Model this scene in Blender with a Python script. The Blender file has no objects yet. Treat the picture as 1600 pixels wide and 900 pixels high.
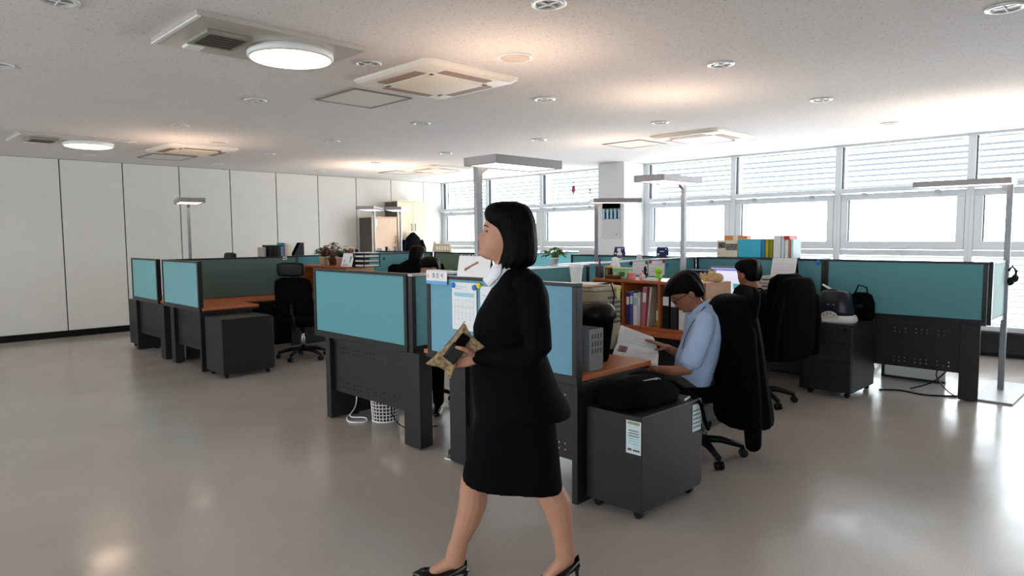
import bpy, bmesh, math, random
from mathutils import Vector, Matrix
random.seed(7)
SC = bpy.context.scene
COL = SC.collection
# ---------------------------------------------------------------- camera
CAM_H = 1.5
YAW, PITCH, ROLL = math.radians(45.03), math.radians(4.417), math.radians(-0.42)
FPX = 1061.0
_f = Vector((math.cos(YAW)*math.cos(PITCH), math.sin(YAW)*math.cos(PITCH), -math.sin(PITCH)))
_r = Vector((math.sin(YAW), -math.cos(YAW), 0))
_u = _r.cross(_f)
CR = _r*math.cos(ROLL) + _u*math.sin(ROLL)
CU = -_r*math.sin(ROLL) + _u*math.cos(ROLL)
CF = _f
cd = bpy.data.cameras.new('camera'); cam = bpy.data.objects.new('camera', cd); COL.objects.link(cam)
cd.sensor_width = 36; cd.lens = 36*FPX/1600; cd.clip_start = .05; cd.clip_end = 200
m = Matrix((CR, CU, -CF)).transposed().to_4x4(); m.translation = Vector((0, 0, CAM_H)); cam.matrix_world = m
SC.camera = cam
# ---------------------------------------------------------------- world, exposure
w = bpy.data.worlds.new('overcast_sky'); SC.world = w; w.use_nodes = True
bg = w.node_tree.nodes['Background']; bg.inputs[1].default_value = 14.5
_nt = w.node_tree; _tc = _nt.nodes.new('ShaderNodeTexCoord'); _sx = _nt.nodes.new('ShaderNodeSeparateXYZ'); _cr = _nt.nodes.new('ShaderNodeValToRGB')
_nt.links.new(_tc.outputs['Generated'], _sx.inputs[0]); _nt.links.new(_sx.outputs['Z'], _cr.inputs[0]); _nt.links.new(_cr.outputs[0], bg.inputs[0])
_cr.color_ramp.elements[0].position = 0.0; _cr.color_ramp.elements[0].color = (.80, .80, .82, 1)      # ground below the horizon
_cr.color_ramp.elements[1].position = .012; _cr.color_ramp.elements[1].color = (.93, .96, 1, 1)
SC.view_settings.view_transform = 'Standard'; SC.view_settings.look = 'None'
SC.view_settings.gamma = 1; SC.view_settings.use_curve_mapping = False
SC.view_settings.exposure = 0.0
SC.cycles.use_denoising = True
SC.cycles.max_bounces = 8; SC.cycles.diffuse_bounces = 5; SC.cycles.glossy_bounces = 4; SC.cycles.transparent_max_bounces = 12
SC.cycles.sample_clamp_indirect = 6
def portal(name, loc, rot, sx, sy):
    l = bpy.data.lights.new(name, 'AREA'); l.shape = 'RECTANGLE'; l.size = sx; l.size_y = sy; l.cycles.is_portal = True
    o = bpy.data.objects.new(name, l); COL.objects.link(o); o.location = loc; o.rotation_euler = rot
# ---------------------------------------------------------------- helpers
def lin(c):
    return tuple((x/12.92 if x <= .04045 else ((x+.055)/1.055)**2.4) for x in (v/255 for v in c)) + (1,)
MATS = {}
def mat(name, rgb, rough=.6, metal=0, nscale=30, namt=.12, bump=0, bscale=None, spec=.3, emit=0, ergb=None, trans=0, alpha=1, coat=0, sheen=0):
    if name in MATS: return MATS[name]
    M = bpy.data.materials.new(name); M.use_nodes = True; nt = M.node_tree; b = nt.nodes['Principled BSDF']
    b.inputs['Roughness'].default_value = rough; b.inputs['Metallic'].default_value = metal
    b.inputs['Specular IOR Level'].default_value = spec
    c = lin(rgb)
    tc = nt.nodes.new('ShaderNodeTexCoord')
    n = nt.nodes.new('ShaderNodeTexNoise'); n.inputs['Scale'].default_value = nscale; n.inputs['Detail'].default_value = 4
    nt.links.new(tc.outputs['Object'], n.inputs['Vector'])
    r = nt.nodes.new('ShaderNodeValToRGB'); e = r.color_ramp.elements
    e[0].position = .3; e[1].position = .7
    e[0].color = tuple(max(0, v*(1-namt)) for v in c[:3])+(1,); e[1].color = tuple(min(1, v*(1+namt)) for v in c[:3])+(1,)
    nt.links.new(n.outputs['Fac'], r.inputs['Fac']); nt.links.new(r.outputs['Color'], b.inputs['Base Color'])
    if bump:
        bn = nt.nodes.new('ShaderNodeBump'); bn.inputs['Strength'].default_value = bump; bn.inputs['Distance'].default_value = .004
        n2 = nt.nodes.new('ShaderNodeTexNoise'); n2.inputs['Scale'].default_value = bscale or nscale*4
        nt.links.new(tc.outputs['Object'], n2.inputs['Vector'])
        nt.links.new(n2.outputs['Fac'], bn.inputs['Height']); nt.links.new(bn.outputs['Normal'], b.inputs['Normal'])
    if emit:
        b.inputs['Emission Color'].default_value = lin(ergb or rgb); b.inputs['Emission Strength'].default_value = emit
    if trans: b.inputs['Transmission Weight'].default_value = trans
    if alpha < 1: b.inputs['Alpha'].default_value = alpha
    if coat: b.inputs['Coat Weight'].default_value = coat
    if sheen: b.inputs['Sheen Weight'].default_value = sheen
    MATS[name] = M
    return M
def wood(name, rgb, rgb2, scale=(1, 14, 14), rough=.45):
    if name in MATS: return MATS[name]
    M = mat(name, rgb, rough); nt = M.node_tree
    n = [x for x in nt.nodes if x.type == 'TEX_NOISE'][0]; r = [x for x in nt.nodes if x.type == 'VALTORGB'][0]
    mp = nt.nodes.new('ShaderNodeMapping'); mp.inputs['Scale'].default_value = scale
    tc = [x for x in nt.nodes if x.type == 'TEX_COORD'][0]
    nt.links.new(tc.outputs['Object'], mp.inputs['Vector']); nt.links.new(mp.outputs['Vector'], n.inputs['Vector'])
    n.inputs['Scale'].default_value = 3; n.inputs['Detail'].default_value = 6
    r.color_ramp.elements[0].color = lin(rgb); r.color_ramp.elements[1].color = lin(rgb2)
    return M
class MB:
    def __init__(s): s.v = []; s.f = []
    def add(s, vs, fs):
        o = len(s.v); s.v += [tuple(v) for v in vs]; s.f += [tuple(i+o for i in f) for f in fs]; return s
    def box(s, x0, x1, y0, y1, z0, z1):
        return s.add([(x0,y0,z0),(x1,y0,z0),(x1,y1,z0),(x0,y1,z0),(x0,y0,z1),(x1,y0,z1),(x1,y1,z1),(x0,y1,z1)],
                     [(0,3,2,1),(4,5,6,7),(0,1,5,4),(1,2,6,5),(2,3,7,6),(3,0,4,7)])
    def obox(s, c, a, b, d):      # centre and three half-axis vectors
        c, a, b, d = map(Vector, (c, a, b, d))
        P = [c-a-b-d, c+a-b-d, c+a+b-d, c-a+b-d, c-a-b+d, c+a-b+d, c+a+b+d, c-a+b+d]
        return s.add(P, [(0,3,2,1),(4,5,6,7),(0,1,5,4),(1,2,6,5),(2,3,7,6),(3,0,4,7)])
    def loft(s, rings, cap=True):
        n = len(rings[0]); vs = [p for r in rings for p in r]; fs = []
        for i in range(len(rings)-1):
            for j in range(n):
                k = (j+1) % n
                fs.append((i*n+j, i*n+k, (i+1)*n+k, (i+1)*n+j))
        if cap: fs.append(tuple(range(n-1, -1, -1))); fs.append(tuple((len(rings)-1)*n+j for j in range(n)))
        return s.add(vs, fs)
    def cyl(s, p0, p1, r0, r1=None, n=14, cap=True):
        p0, p1 = Vector(p0), Vector(p1); r1 = r0 if r1 is None else r1
        d = (p1-p0).normalized(); a = d.orthogonal().normalized(); b = d.cross(a)
        R = lambda p, r: [p + (a*math.cos(2*math.pi*j/n)+b*math.sin(2*math.pi*j/n))*r for j in range(n)]
        return s.loft([R(p0, r0), R(p1, r1)], cap)
    def tube(s, pts, r, n=6):
        pts = [Vector(p) for p in pts]; rr = r if isinstance(r, (list, tuple)) else [r]*len(pts); rings = []; a = None
        for i, p in enumerate(pts):
            d = (pts[min(i+1, len(pts)-1)]-pts[max(i-1, 0)]).normalized()
            a = d.orthogonal().normalized() if a is None else (a-d*a.dot(d)).normalized()
            b = d.cross(a)
            rings.append([p+(a*math.cos(2*math.pi*j/n)+b*math.sin(2*math.pi*j/n))*rr[i] for j in range(n)])
        return s.loft(rings)
    def lathe(s, c, prof, n=20):   # prof: list of (r,z)
        c = Vector(c)
        return s.loft([[c+Vector((r*math.cos(2*math.pi*j/n), r*math.sin(2*math.pi*j/n), z)) for j in range(n)] for r, z in prof])
    def ell(s, c, ax, by, cz, n=14, m=9):   # ellipsoid, three axis vectors
        c, ax, by, cz = map(Vector, (c, ax, by, cz)); rings = []
        for i in range(m+1):
            t = -math.pi/2 + math.pi*i/m; cr = max(.02, math.cos(t)); sr = math.sin(t)
            rings.append([c+(ax*math.cos(2*math.pi*j/n)+by*math.sin(2*math.pi*j/n))*cr+cz*sr for j in range(n)])
        return s.loft(rings)
    def prism(s, poly, d):        # poly of 3d points, extrude vector d
        poly = [Vector(p) for p in poly]; d = Vector(d); n = len(poly)
        return s.loft([poly, [p+d for p in poly]])
    def mesh(s, name):
        me = bpy.data.meshes.new(name); me.from_pydata(s.v, [], s.f)
        bm = bmesh.new(); bm.from_mesh(me); bmesh.ops.recalc_face_normals(bm, faces=bm.faces); bm.to_mesh(me); bm.free()
        return me
    def build(s, name, material, parent=None, bevel=0, smooth=False, loc=None, seg=2, sub=0):
        me = s.mesh(name)
        if loc is not None: me.transform(Matrix.Translation(-Vector(loc)))
        me.materials.append(material)
        if smooth: me.polygons.foreach_set('use_smooth', [True]*len(me.polygons))
        o = bpy.data.objects.new(name, me); COL.objects.link(o)
        if parent: o.parent = parent
        if loc is not None: o.location = loc
        if bevel:
            bv = o.modifiers.new('bevel', 'BEVEL'); bv.width = bevel; bv.segments = seg; bv.limit_method = 'ANGLE'
        if sub:
            sb = o.modifiers.new('subsurf', 'SUBSURF'); sb.levels = sub; sb.render_levels = sub
        return o
def tag(o, label=None, cat=None, group=None, kind=None):
    if label: o['label'] = label
    if cat: o['category'] = cat
    if group: o['group'] = group
    if kind: o['kind'] = kind
    return o
def thing(name, label, cat, loc=(0,0,0), rotz=0, group=None):
    o = bpy.data.objects.new(name, None); COL.objects.link(o); o.empty_display_size = .1
    o.location = loc; o.rotation_euler = (0, 0, rotz)
    return tag(o, label, cat, group)
def struct(name, loc=None):
    o = bpy.data.objects.new(name, None); COL.objects.link(o); o.empty_display_size = .1
    if loc: o.location = loc
    return tag(o, kind='structure')
def copy_tree(o, parent=None):
    c = o.copy(); COL.objects.link(c); c.parent = parent
    for ch in list(o.children): copy_tree(ch, c)
    return c
def B(*a): return MB().box(*a)
def pixray(px, py): return CF + CR*((px-800)/FPX) - CU*((py-450)/FPX)
NH = Vector((_f.x, _f.y, 0)).normalized()       # horizontal view direction
LH = Vector((-NH.y, NH.x, 0))                   # towards the left of the view
UP = Vector((0, 0, 1))
def pt(px, py, D):                              # point at horizontal depth D seen in a direction of the survey
    d = pixray(px, py); return Vector((0, 0, CAM_H)) + d*(D/d.dot(NH))
ORD = ['first', 'second', 'third', 'fourth', 'fifth', 'sixth', 'seventh', 'eighth', 'ninth', 'tenth', 'eleventh']
# ---------------------------------------------------------------- materials
white = mat('white_paint', (226, 228, 228), .5, namt=.02)
frame_white = mat('window_frame_white', (222, 226, 230), .4, namt=.02)
charcoal = mat('charcoal_steel', (28, 27, 28), .45, namt=.08, nscale=60)
charcoal_dk = mat('dark_charcoal', (32, 31, 33), .5, namt=.08)
black = mat('black_plastic', (9, 9, 10), .45, namt=.2, spec=.2)
blackcloth = mat('black_fabric', (6, 6, 9), .9, namt=.25, nscale=200, spec=.05)
teal = mat('teal_fabric', (95, 149, 156), .9, namt=.10, nscale=260, bump=.25, bscale=500, spec=.1)
tealb = mat('blue_teal_fabric', (112, 158, 178), .9, namt=.10, nscale=260, bump=.25, bscale=500, spec=.1)
tealp = mat('lit_teal_fabric', (116, 163, 168), .9, namt=.10, nscale=260, bump=.25, bscale=500, spec=.1)  # teal fabric lightened: stronger daylight at the left is put into the colour
olive = mat('olive_fabric', (116, 138, 120), .9, namt=.08, nscale=260, bump=.25, bscale=500, spec=.1)
shade_fab = mat('shaded_teal_fabric', (96, 118, 112), .9, namt=.08, nscale=260, bump=.25, bscale=500, spec=.1)  # teal fabric darkened: shade on the divider's face is put into the colour
rail = mat('grey_rail', (36, 35, 37), .35, metal=.2, namt=.06)
silver = mat('silver_metal', (176, 176, 180), .3, metal=.8, namt=.04)
lampgrey = mat('lamp_grey_metal', (148, 144, 146), .4, metal=.35, namt=.04)
orange_wood = wood('orange_cherry_wood', (158, 84, 44), (186, 108, 60), (1, 12, 12), .35)
beech = wood('pale_beech_wood', (226, 206, 176), (238, 220, 192), (14, 14, 1), .5)
birch = wood('pinkish_birch_board', (214, 180, 152), (222, 192, 166), (12, 12, 1), .5)
tanwood = wood('tan_board', (166, 120, 78), (178, 134, 92), (10, 10, 1), .5)
paper = mat('white_paper', (226, 226, 228), .8, namt=.03)
paper2 = mat('cream_paper', (222, 212, 190), .8, namt=.05)
chrome = mat('chrome', (200, 200, 205), .15, metal=1, namt=.03)
glass = None
def make_glass():
    M = bpy.data.materials.new('window_glass'); M.use_nodes = True; nt = M.node_tree; nt.nodes.clear()
    out = nt.nodes.new('ShaderNodeOutputMaterial'); mx = nt.nodes.new('ShaderNodeMixShader')
    t = nt.nodes.new('ShaderNodeBsdfTransparent'); t.inputs[0].default_value = (.93, .96, .96, 1)
    g = nt.nodes.new('ShaderNodeBsdfGlossy'); g.inputs['Roughness'].default_value = .02
    fr = nt.nodes.new('ShaderNodeFresnel'); fr.inputs[0].default_value = 1.3
    ge = nt.nodes.new('ShaderNodeNewGeometry'); su = nt.nodes.new('ShaderNodeMath'); su.operation = 'SUBTRACT'; su.use_clamp = True   # reflect only where light enters the pane
    nt.links.new(fr.outputs[0], su.inputs[0]); nt.links.new(ge.outputs['Backfacing'], su.inputs[1]); nt.links.new(su.outputs[0], mx.inputs[0]); nt.links.new(t.outputs[0], mx.inputs[1]); nt.links.new(g.outputs[0], mx.inputs[2])
    nt.links.new(mx.outputs[0], out.inputs[0]); return M
glass = make_glass()
def make_floor():
    M = mat('vinyl_floor', (170, 161, 155), .2, nscale=1.2, namt=.06, spec=.5); nt = M.node_tree; b = nt.nodes['Principled BSDF']
    tc = [x for x in nt.nodes if x.type == 'TEX_COORD'][0]; r = [x for x in nt.nodes if x.type == 'VALTORGB'][0]
    n = nt.nodes.new('ShaderNodeTexNoise'); n.inputs['Scale'].default_value = 160; n.inputs['Detail'].default_value = 3
    nt.links.new(tc.outputs['Object'], n.inputs['Vector'])
    mr = nt.nodes.new('ShaderNodeMapRange'); mr.inputs[1].default_value = .3; mr.inputs[2].default_value = .7; mr.inputs[3].default_value = .82; mr.inputs[4].default_value = 1.12
    nt.links.new(n.outputs['Fac'], mr.inputs[0])
    mul = nt.nodes.new('ShaderNodeVectorMath'); mul.operation = 'SCALE'
    nt.links.new(r.outputs['Color'], mul.inputs[0]); nt.links.new(mr.outputs[0], mul.inputs['Scale'])
    nt.links.new(mul.outputs[0], b.inputs['Base Color'])
    n3 = nt.nodes.new('ShaderNodeTexNoise'); n3.inputs['Scale'].default_value = 2.2; n3.inputs['Detail'].default_value = 5; n3.inputs['Distortion'].default_value = .6
    nt.links.new(tc.outputs['Object'], n3.inputs['Vector'])
    m3 = nt.nodes.new('ShaderNodeMapRange'); m3.inputs[1].default_value = .3; m3.inputs[2].default_value = .7; m3.inputs[3].default_value = .14; m3.inputs[4].default_value = .27
    nt.links.new(n3.outputs['Fac'], m3.inputs[0]); nt.links.new(m3.outputs[0], b.inputs['Roughness'])
    bn = nt.nodes.new('ShaderNodeBump'); bn.inputs['Strength'].default_value = .12; bn.inputs['Distance'].default_value = .01
    n4 = nt.nodes.new('ShaderNodeTexNoise'); n4.inputs['Scale'].default_value = 7; n4.inputs['Detail'].default_value = 3
    nt.links.new(tc.outputs['Object'], n4.inputs['Vector']); nt.links.new(n4.outputs['Fac'], bn.inputs['Height']); nt.links.new(bn.outputs[0], b.inputs['Normal'])
    return M
def make_ceiling():
    M = mat('speckled_ceiling_tile', (220, 217, 215), .9, nscale=1.5, namt=.02, spec=.1); nt = M.node_tree; b = nt.nodes['Principled BSDF']
    tc = [x for x in nt.nodes if x.type == 'TEX_COORD'][0]; r = [x for x in nt.nodes if x.type == 'VALTORGB'][0]
    n = nt.nodes.new('ShaderNodeTexNoise'); n.inputs['Scale'].default_value = 95; n.inputs['Detail'].default_value = 2; n.inputs['Roughness'].default_value = .6
    nt.links.new(tc.outputs['Object'], n.inputs['Vector'])
    mr = nt.nodes.new('ShaderNodeMapRange'); mr.inputs[1].default_value = .605; mr.inputs[2].default_value = .68; mr.inputs[3].default_value = 1; mr.inputs[4].default_value = .50
    nt.links.new(n.outputs['Fac'], mr.inputs[0])
    mul = nt.nodes.new('ShaderNodeVectorMath'); mul.operation = 'SCALE'
    nt.links.new(r.outputs['Color'], mul.inputs[0]); nt.links.new(mr.outputs[0], mul.inputs['Scale']); nt.links.new(mul.outputs[0], b.inputs['Base Color'])
    return M
# ---------------------------------------------------------------- room shell
XW, YL, HC = 9.9, 12.12, 2.70
XB, YB = -4.2, -6.0
tag(B(XB-.3, XW+.35, YB-.3, YL+.3, -.15, 0).build('floor', make_floor()), kind='structure')
tag(B(XB-.3, XW+.35, YB-.3, YL+.3, HC, HC+.2).build('ceiling', make_ceiling()), kind='structure')
wl = struct('wall_left', (0, YL, 0))
panel_m = mat('cream_wall_panel', (209, 207, 202), .55, namt=.015, nscale=4)
B(XB, XW+.2, .02, .2, 0, HC).build('backing', mat('dark_joint', (40, 40, 38), .8), wl)
pw = .857; x = 2.49-pw*8
while x < XW-.05:
    B(x+.008, min(x+pw-.008, XW), 0, .02, .10, HC-.005).build('panel', panel_m, wl, bevel=.002)
    x += pw
tag(B(XB, XW, YL-.015, YL+.02, 0, .10).build('baseboard_left', black), kind='structure')
wb = tag(B(XB-.2, XW+.2, YB-.2, YB, 0, HC).build('wall_back', panel_m), kind='structure')
# side of the room behind the camera: a plain wall with a ribbon of glazing
ws = struct('wall_side', (XB, 0, 0))
SZ0, SZ1 = 1.15, 2.05
B(-.2, 0, YB, YL, 0, SZ0).build('lower_wall', white, ws); B(-.2, 0, YB, YL, SZ1, HC).build('upper_wall', white, ws)
y = YB
while y < YL:
    B(-.2, 0, y, y+.35, SZ0, SZ1).build('pier', white, ws)
    B(-.11, -.10, y+.35, min(y+2.3, YL), SZ0, SZ1).build('pane', glass, ws)
    y += 2.3
portal('side_window_portal', (XB-.25, 3, (SZ0+SZ1)/2), (0, -math.pi/2, 0), SZ1-SZ0, YL-YB)
# ---------------------------------------------------------------- window wall
slat_m = mat('blind_slat', (206, 208, 210), .5, namt=.03); slat_u = mat('blind_slat_shaded_underside', (70, 76, 86), .6, namt=.03)  # shade beneath the slats is put into the underside colour
gasket = mat('black_gasket', (40, 46, 54), .6)
concrete_dk = mat('dark_convector', (30, 30, 32), .5)
bays = [(10.62, 12.12), (9.06, 10.62), (7.5, 9.06), (5.05, 6.62), (3.5, 5.05), (1.95, 3.5), (.4, 1.95), (-1.15, .4), (-2.7, -1.15)]
ww = struct('wall_windows', (XW, 0, 0))
B(-.02, .2, YB, YL, 0, .05).build('curb', concrete_dk, ww)
B(-.10, .2, YB, YL, .05, .30).build('convector', concrete_dk, ww, bevel=.006)
B(-.13, -.10, YB, YL, .255, .285).build('convector_lip', charcoal, ww)
B(-.02, .2, YB, YL, HC-.03, HC).build('head', frame_white, ww)
B(-.03, .2, 6.62, 7.5, 0, HC).build('pier', white, ww); B(-.03, .2, YB, -2.7, 0, HC).build('pier', white, ww)
win0 = None
slat_mesh = None
def make_window(n, y0, y1):
    W = struct('window_%d' % n, (XW, (y0+y1)/2, 0)); h = (y1-y0)/2
    for s in (-1, 1): B(-.03, .12, s*h-.045 if s > 0 else -h, s*h if s > 0 else -h+.045, .30, HC-.03).build('mullion', frame_white, W, bevel=.004)
    B(-.13, .12, -h+.045, h-.045, 2.04, 2.10).build('transom', frame_white, W, bevel=.006)
    B(-.02, .12, -h+.045, h-.045, 1.20, 1.275).build('sill_rail', frame_white, W, bevel=.006)
    B(-.015, .08, -h+.045, h-.045, .30, .36).build('bottom_rail', frame_white, W, bevel=.004)
    B(.06, .07, -h+.05, h-.05, 2.10, HC-.03).build('upper_pane', glass, W)
    B(.06, .07, -h+.05, h-.05, .36, 1.2).build('lower_pane', glass, W)
    g = .10
    S = B(-.03, .05, -h+.05, h-.05, 1.945, 2.03).build('sash', frame_white, W, bevel=.006)
    B(-.03, .05, -h+.05, h-.05, 1.28, 1.39).build('sash_rail', frame_white, S, bevel=.006)
    for s in (-1, 1):
        B(-.03, .05, min(s*(h-.05), s*(h-.14)), max(s*(h-.05), s*(h-.14)), 1.39, 1.945).build('sash_stile', frame_white, S, bevel=.006)
        B(-.06, -.02, s*h*.55-.03, s*h*.55+.03, 1.985, 2.035).build('stay_bracket', mat('pale_grey_bracket', (190, 194, 198), .4), W, bevel=.004)
    B(.0, .01, -h+.14, h-.14, 1.39, 1.945).build('pane', glass, W)
    B(-.012, .02, h-.152, h-.14, 1.39, 1.945).build('gasket', gasket, S)
    B(-.005, .05, h-.058, h-.045, 2.10, HC-.03).build('gasket', gasket, W)
    B(-.05, -.03, -.10, .10, 1.295, 1.315).build('handle', frame_white, S, bevel=.004)
    return W
def make_blind(y0, y1, label):
    global slat_mesh
    T = thing('venetian_blind', label, 'blind', (XW+.20, (y0+y1)/2, .30), group='blinds outside the office windows')
    h = (y1-y0)/2-.03
    if slat_mesh is None:
        sm = MB(); a = math.radians(18); w2 = .04
        prof = [(-w2, 0), (-w2*.4, .004), (w2*.4, .004), (w2, 0)]
        P = [(u*math.cos(a)+v*math.sin(a)*0, u*math.sin(-a)+v) for u, v in prof]
        ring = lambda yy: [(u, yy, v) for u, v in P]+[(u, yy, v-.0012) for u, v in reversed(P)]
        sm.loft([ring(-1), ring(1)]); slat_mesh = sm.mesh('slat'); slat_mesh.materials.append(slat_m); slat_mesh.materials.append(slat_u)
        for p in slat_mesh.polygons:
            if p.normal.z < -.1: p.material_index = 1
    k = 0; z = .06
    while z < HC-.36:
        if not .92 < z < 1.80:       # the opening casements are left uncovered
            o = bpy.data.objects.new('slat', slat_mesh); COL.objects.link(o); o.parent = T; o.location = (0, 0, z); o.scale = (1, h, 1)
        z += .074
    for s in (-.55, .55): MB().cyl((0, s*h, .02), (0, s*h, HC-.32), .003, n=5).build('cord', slat_m, T)
    B(-.04, .04, -h, h, HC-.345, HC-.30).build('head_box', slat_m, T)
    return T
BL = ['slatted blind outside the window nearest the panelled wall', 'slatted blind outside the second window from the panelled wall',
      'slatted blind outside the window just left of the white pillar', 'slatted blind outside the window just right of the white pillar',
      'slatted blind outside the second window to the right of the pillar', 'slatted blind outside the third window to the right of the pillar',
      'slatted blind outside the window cut by the right edge', 'slatted blind on the first window past the right edge', 'slatted blind on the second window past the right edge',
      'slatted blind on the third window past the right edge', 'slatted blind on the fourth window past the right edge']
for i, (a, b) in enumerate(bays):
    make_window(i+1, a, b); make_blind(a, b, BL[i])
portal('window_wall_portal', (XW+.30, (YL-2.7)/2, 1.5), (0, math.pi/2, 0), 2.4, YL+2.7)
pil = tag(B(9.28, XW-.03, 6.66, 7.20, 0, HC).build('pillar', mat('pillar_white', (224, 224, 226), .6, namt=.02), bevel=.004), kind='structure')
# ---------------------------------------------------------------- ceiling fittings
acw = mat('ac_white_plastic', (226, 220, 210), .45, namt=.02)
slotm = mat('ac_slot', (150, 124, 108), .6)
def cassette(x0, x1, y0, y1, label):
    cx, cy = (x0+x1)/2, (y0+y1)/2; a, b = (x1-x0)/2, (y1-y0)/2
    T = thing('air_conditioner', label, 'air conditioner', (cx, cy, HC-.045), group='ceiling cassette air conditioners')
    mb = MB()
    def ring(f, z, r=.06):
        out = []
        for qx, qy, a0 in ((1,1,0),(-1,1,90),(-1,-1,180),(1,-1,270)):
            for k in range(4):
                t = math.radians(a0+30*k); out.append((qx*(a*f-r)+r*math.cos(t), qy*(b*f-r)+r*math.sin(t), z))
        return out
    mb.loft([ring(1, .045), ring(1, .03), ring(.95, .012), ring(.9, .004)]); mb.build('body', acw, T, smooth=False)
    B(-a*.52, a*.52, -b*.52, b*.52, -.008, .006).build('grille', mat('ac_grille', (232, 218, 196), .5, namt=.02), T, bevel=.01)
    for sx, sy in ((1,0),(-1,0),(0,1),(0,-1)):
        if sx: B(sx*a*.73-.045, sx*a*.73+.045, -b*.5, b*.5, .0, .006).build('air_slot', slotm, T)
        else: B(-a*.5, a*.5, sy*b*.73-.045, sy*b*.73+.045, .0, .006).build('air_slot', slotm, T)
    fr = MB()
    for s in (-1, 1):
        fr.box(-a*.60, a*.60, s*b*.56-.02, s*b*.56+.02, -.004, .006); fr.box(s*a*.56-.02, s*a*.56+.02, -b*.60, b*.60, -.004, .006)
    fr.build('grille_frame', acw, T)
cassette(2.9, 3.8, 3.69, 4.64, 'cream ceiling air conditioner beside the nearest square light panel')
cassette(7.15, 8.13, 3.86, 4.78, 'white ceiling air conditioner near the windows on the right')
cassette(7.24, 8.12, 9.07, 10.05, 'white ceiling air conditioner in the far corner by the wardrobes')
cassette(3.08, 3.98, 9.15, 10.15, 'cream ceiling air conditioner near the panelled wall at left')
def hatch(x0, x1, y0, y1, label):
    cx, cy = (x0+x1)/2, (y0+y1)/2; T = thing('access_hatch', label, 'hatch', (cx, cy, HC-.006), group='square ceiling access hatches')
    a, b = (x1-x0)/2, (y1-y0)/2
    B(-a+.02, a-.02, -b+.02, b-.02, .0, .005).build('door', mat('hatch_white', (214, 211, 206), .8, namt=.02), T)
    for r in ((-a, a, -b, -b+.02), (-a, a, b-.02, b), (-a, -a+.02, -b+.02, b-.02), (a-.02, a, -b+.02, b-.02)):
        B(*r, -.004, .005).build('frame_bar', mat('hatch_frame', (130, 122, 116), .4, metal=.3), T)
hatch(3.06, 3.64, 4.85, 5.48, 'thin framed ceiling hatch beside the nearest air conditioner')
hatch(3.29, 3.9, 10.46, 11.17, 'thin framed ceiling hatch near the panelled wall')
hatch(7.3, 7.9, 5.0, 5.6, 'thin framed ceiling hatch beside the air conditioner by the windows')
hatch(7.35, 7.95, 10.3, 10.9, 'thin framed ceiling hatch in the far corner by the wardrobes')
def light_panel(x0, x1, y0, y1, label, glow):
    cx, cy = (x0+x1)/2, (y0+y1)/2; a, b = (x1-x0)/2, (y1-y0)/2
    T = thing('ceiling_light_panel', label, 'ceiling light', (cx, cy, HC-.03), group='ceiling panels with round light and vent')
    B(-a, a, -b, b, 0, .03).build('plate', mat('grey_steel_plate', (196, 192, 186), .3, metal=.35, namt=.05, nscale=3), T, bevel=.003)
    B(-a, -a+.02, -b, b, -.006, .001).build('edge_strip', white, T)
    lx, ly = a*.36, -.01; R = b*.68
    L = MB().lathe((lx, ly, 0), [(R*1.06, 0), (R*1.06, -.035), (R, -.045), (R*.98, -.02)], 40).build('light_rim', white, T, smooth=True)
    MB().lathe((lx, ly, 0), [(R, -.03), (R*.98, -.045), (R*.8, -.055), (R*.3, -.06), (.01, -.06)], 40).build('diffuser', mat('lit_diffuser', (255, 240, 226), .5, emit=glow, ergb=(255, 222, 190)), L, smooth=True)
    v = B(-a*.76, -a*.24, -b*.46, b*.40, -.022, 0).build('vent_frame', mat('vent_grey', (150, 150, 140), .4, metal=.3), T, bevel=.004)
    B(-a*.70, -a*.30, -b*.36, b*.30, -.025, -.02).build('vent_opening', mat('vent_dark', (52, 50, 44), .6), v)
    for k in range(5): B(-a*.70, -a*.30, -b*.32+k*b*.14, -b*.32+k*b*.14+.006, -.027, -.023).build('louvre', mat('vent_grey2', (110, 106, 92), .5), v)
    B(-a*.72, -a*.52, b*.52, b*.78, -.022, 0).build('control_box', white, T, bevel=.01)
light_panel(1.43, 2.47, 3.76, 4.49, 'steel ceiling panel with lit round lamp and vent, nearest the camera', 10)
light_panel(1.54, 2.66, 9.27, 10.03, 'steel ceiling panel with lit round lamp near the panelled wall', 10)
GX = [.88, 2.70, 4.52, 6.36, 8.3]; GY = [.77, 2.42, 4.1, 5.87, 7.7, 9.46, 11.3]
dl_rim = mat('downlight_rim', (214, 214, 214), .35, metal=.2); dl_ref = mat('downlight_reflector', (150, 148, 146), .2, metal=.8)
proto = None
for j, gy in enumerate(GY):
    for i, gx in enumerate(GX):
        if (gx, gy) in ((.88, .77), (2.7, .77), (.88, 2.42), (8.3, .77)) or (gx == 8.3 and gy > 3): continue
        if gx == .88 and gy > 8: continue
        lab = 'round recessed downlight, %s row back from the camera, %s column from the left' % (ORD[j], ORD[i])
        if proto is None:
            T = thing('downlight', lab, 'downlight', (gx, gy, HC-.012), group='unlit recessed ceiling downlights')
            MB().lathe((0,0,0), [(.095, .012), (.095, .004), (.085, 0), (.07, .002), (.068, .011)], 24).build('rim', dl_rim, T, smooth=True)
            MB().lathe((0,0,0), [(.068, .011), (.05, .009), (.01, .008)], 24).build('reflector', dl_ref, T)
            B(-.003, .003, -.07, .07, .0, .006).build('lamp_bar', white, T); B(-.07, .07, -.003, .003, .0, .006).build('lamp_bar', white, T)
            proto = T
        else:
            c = copy_tree(proto); c.location = (gx, gy, HC-.012); c['label'] = lab
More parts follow.
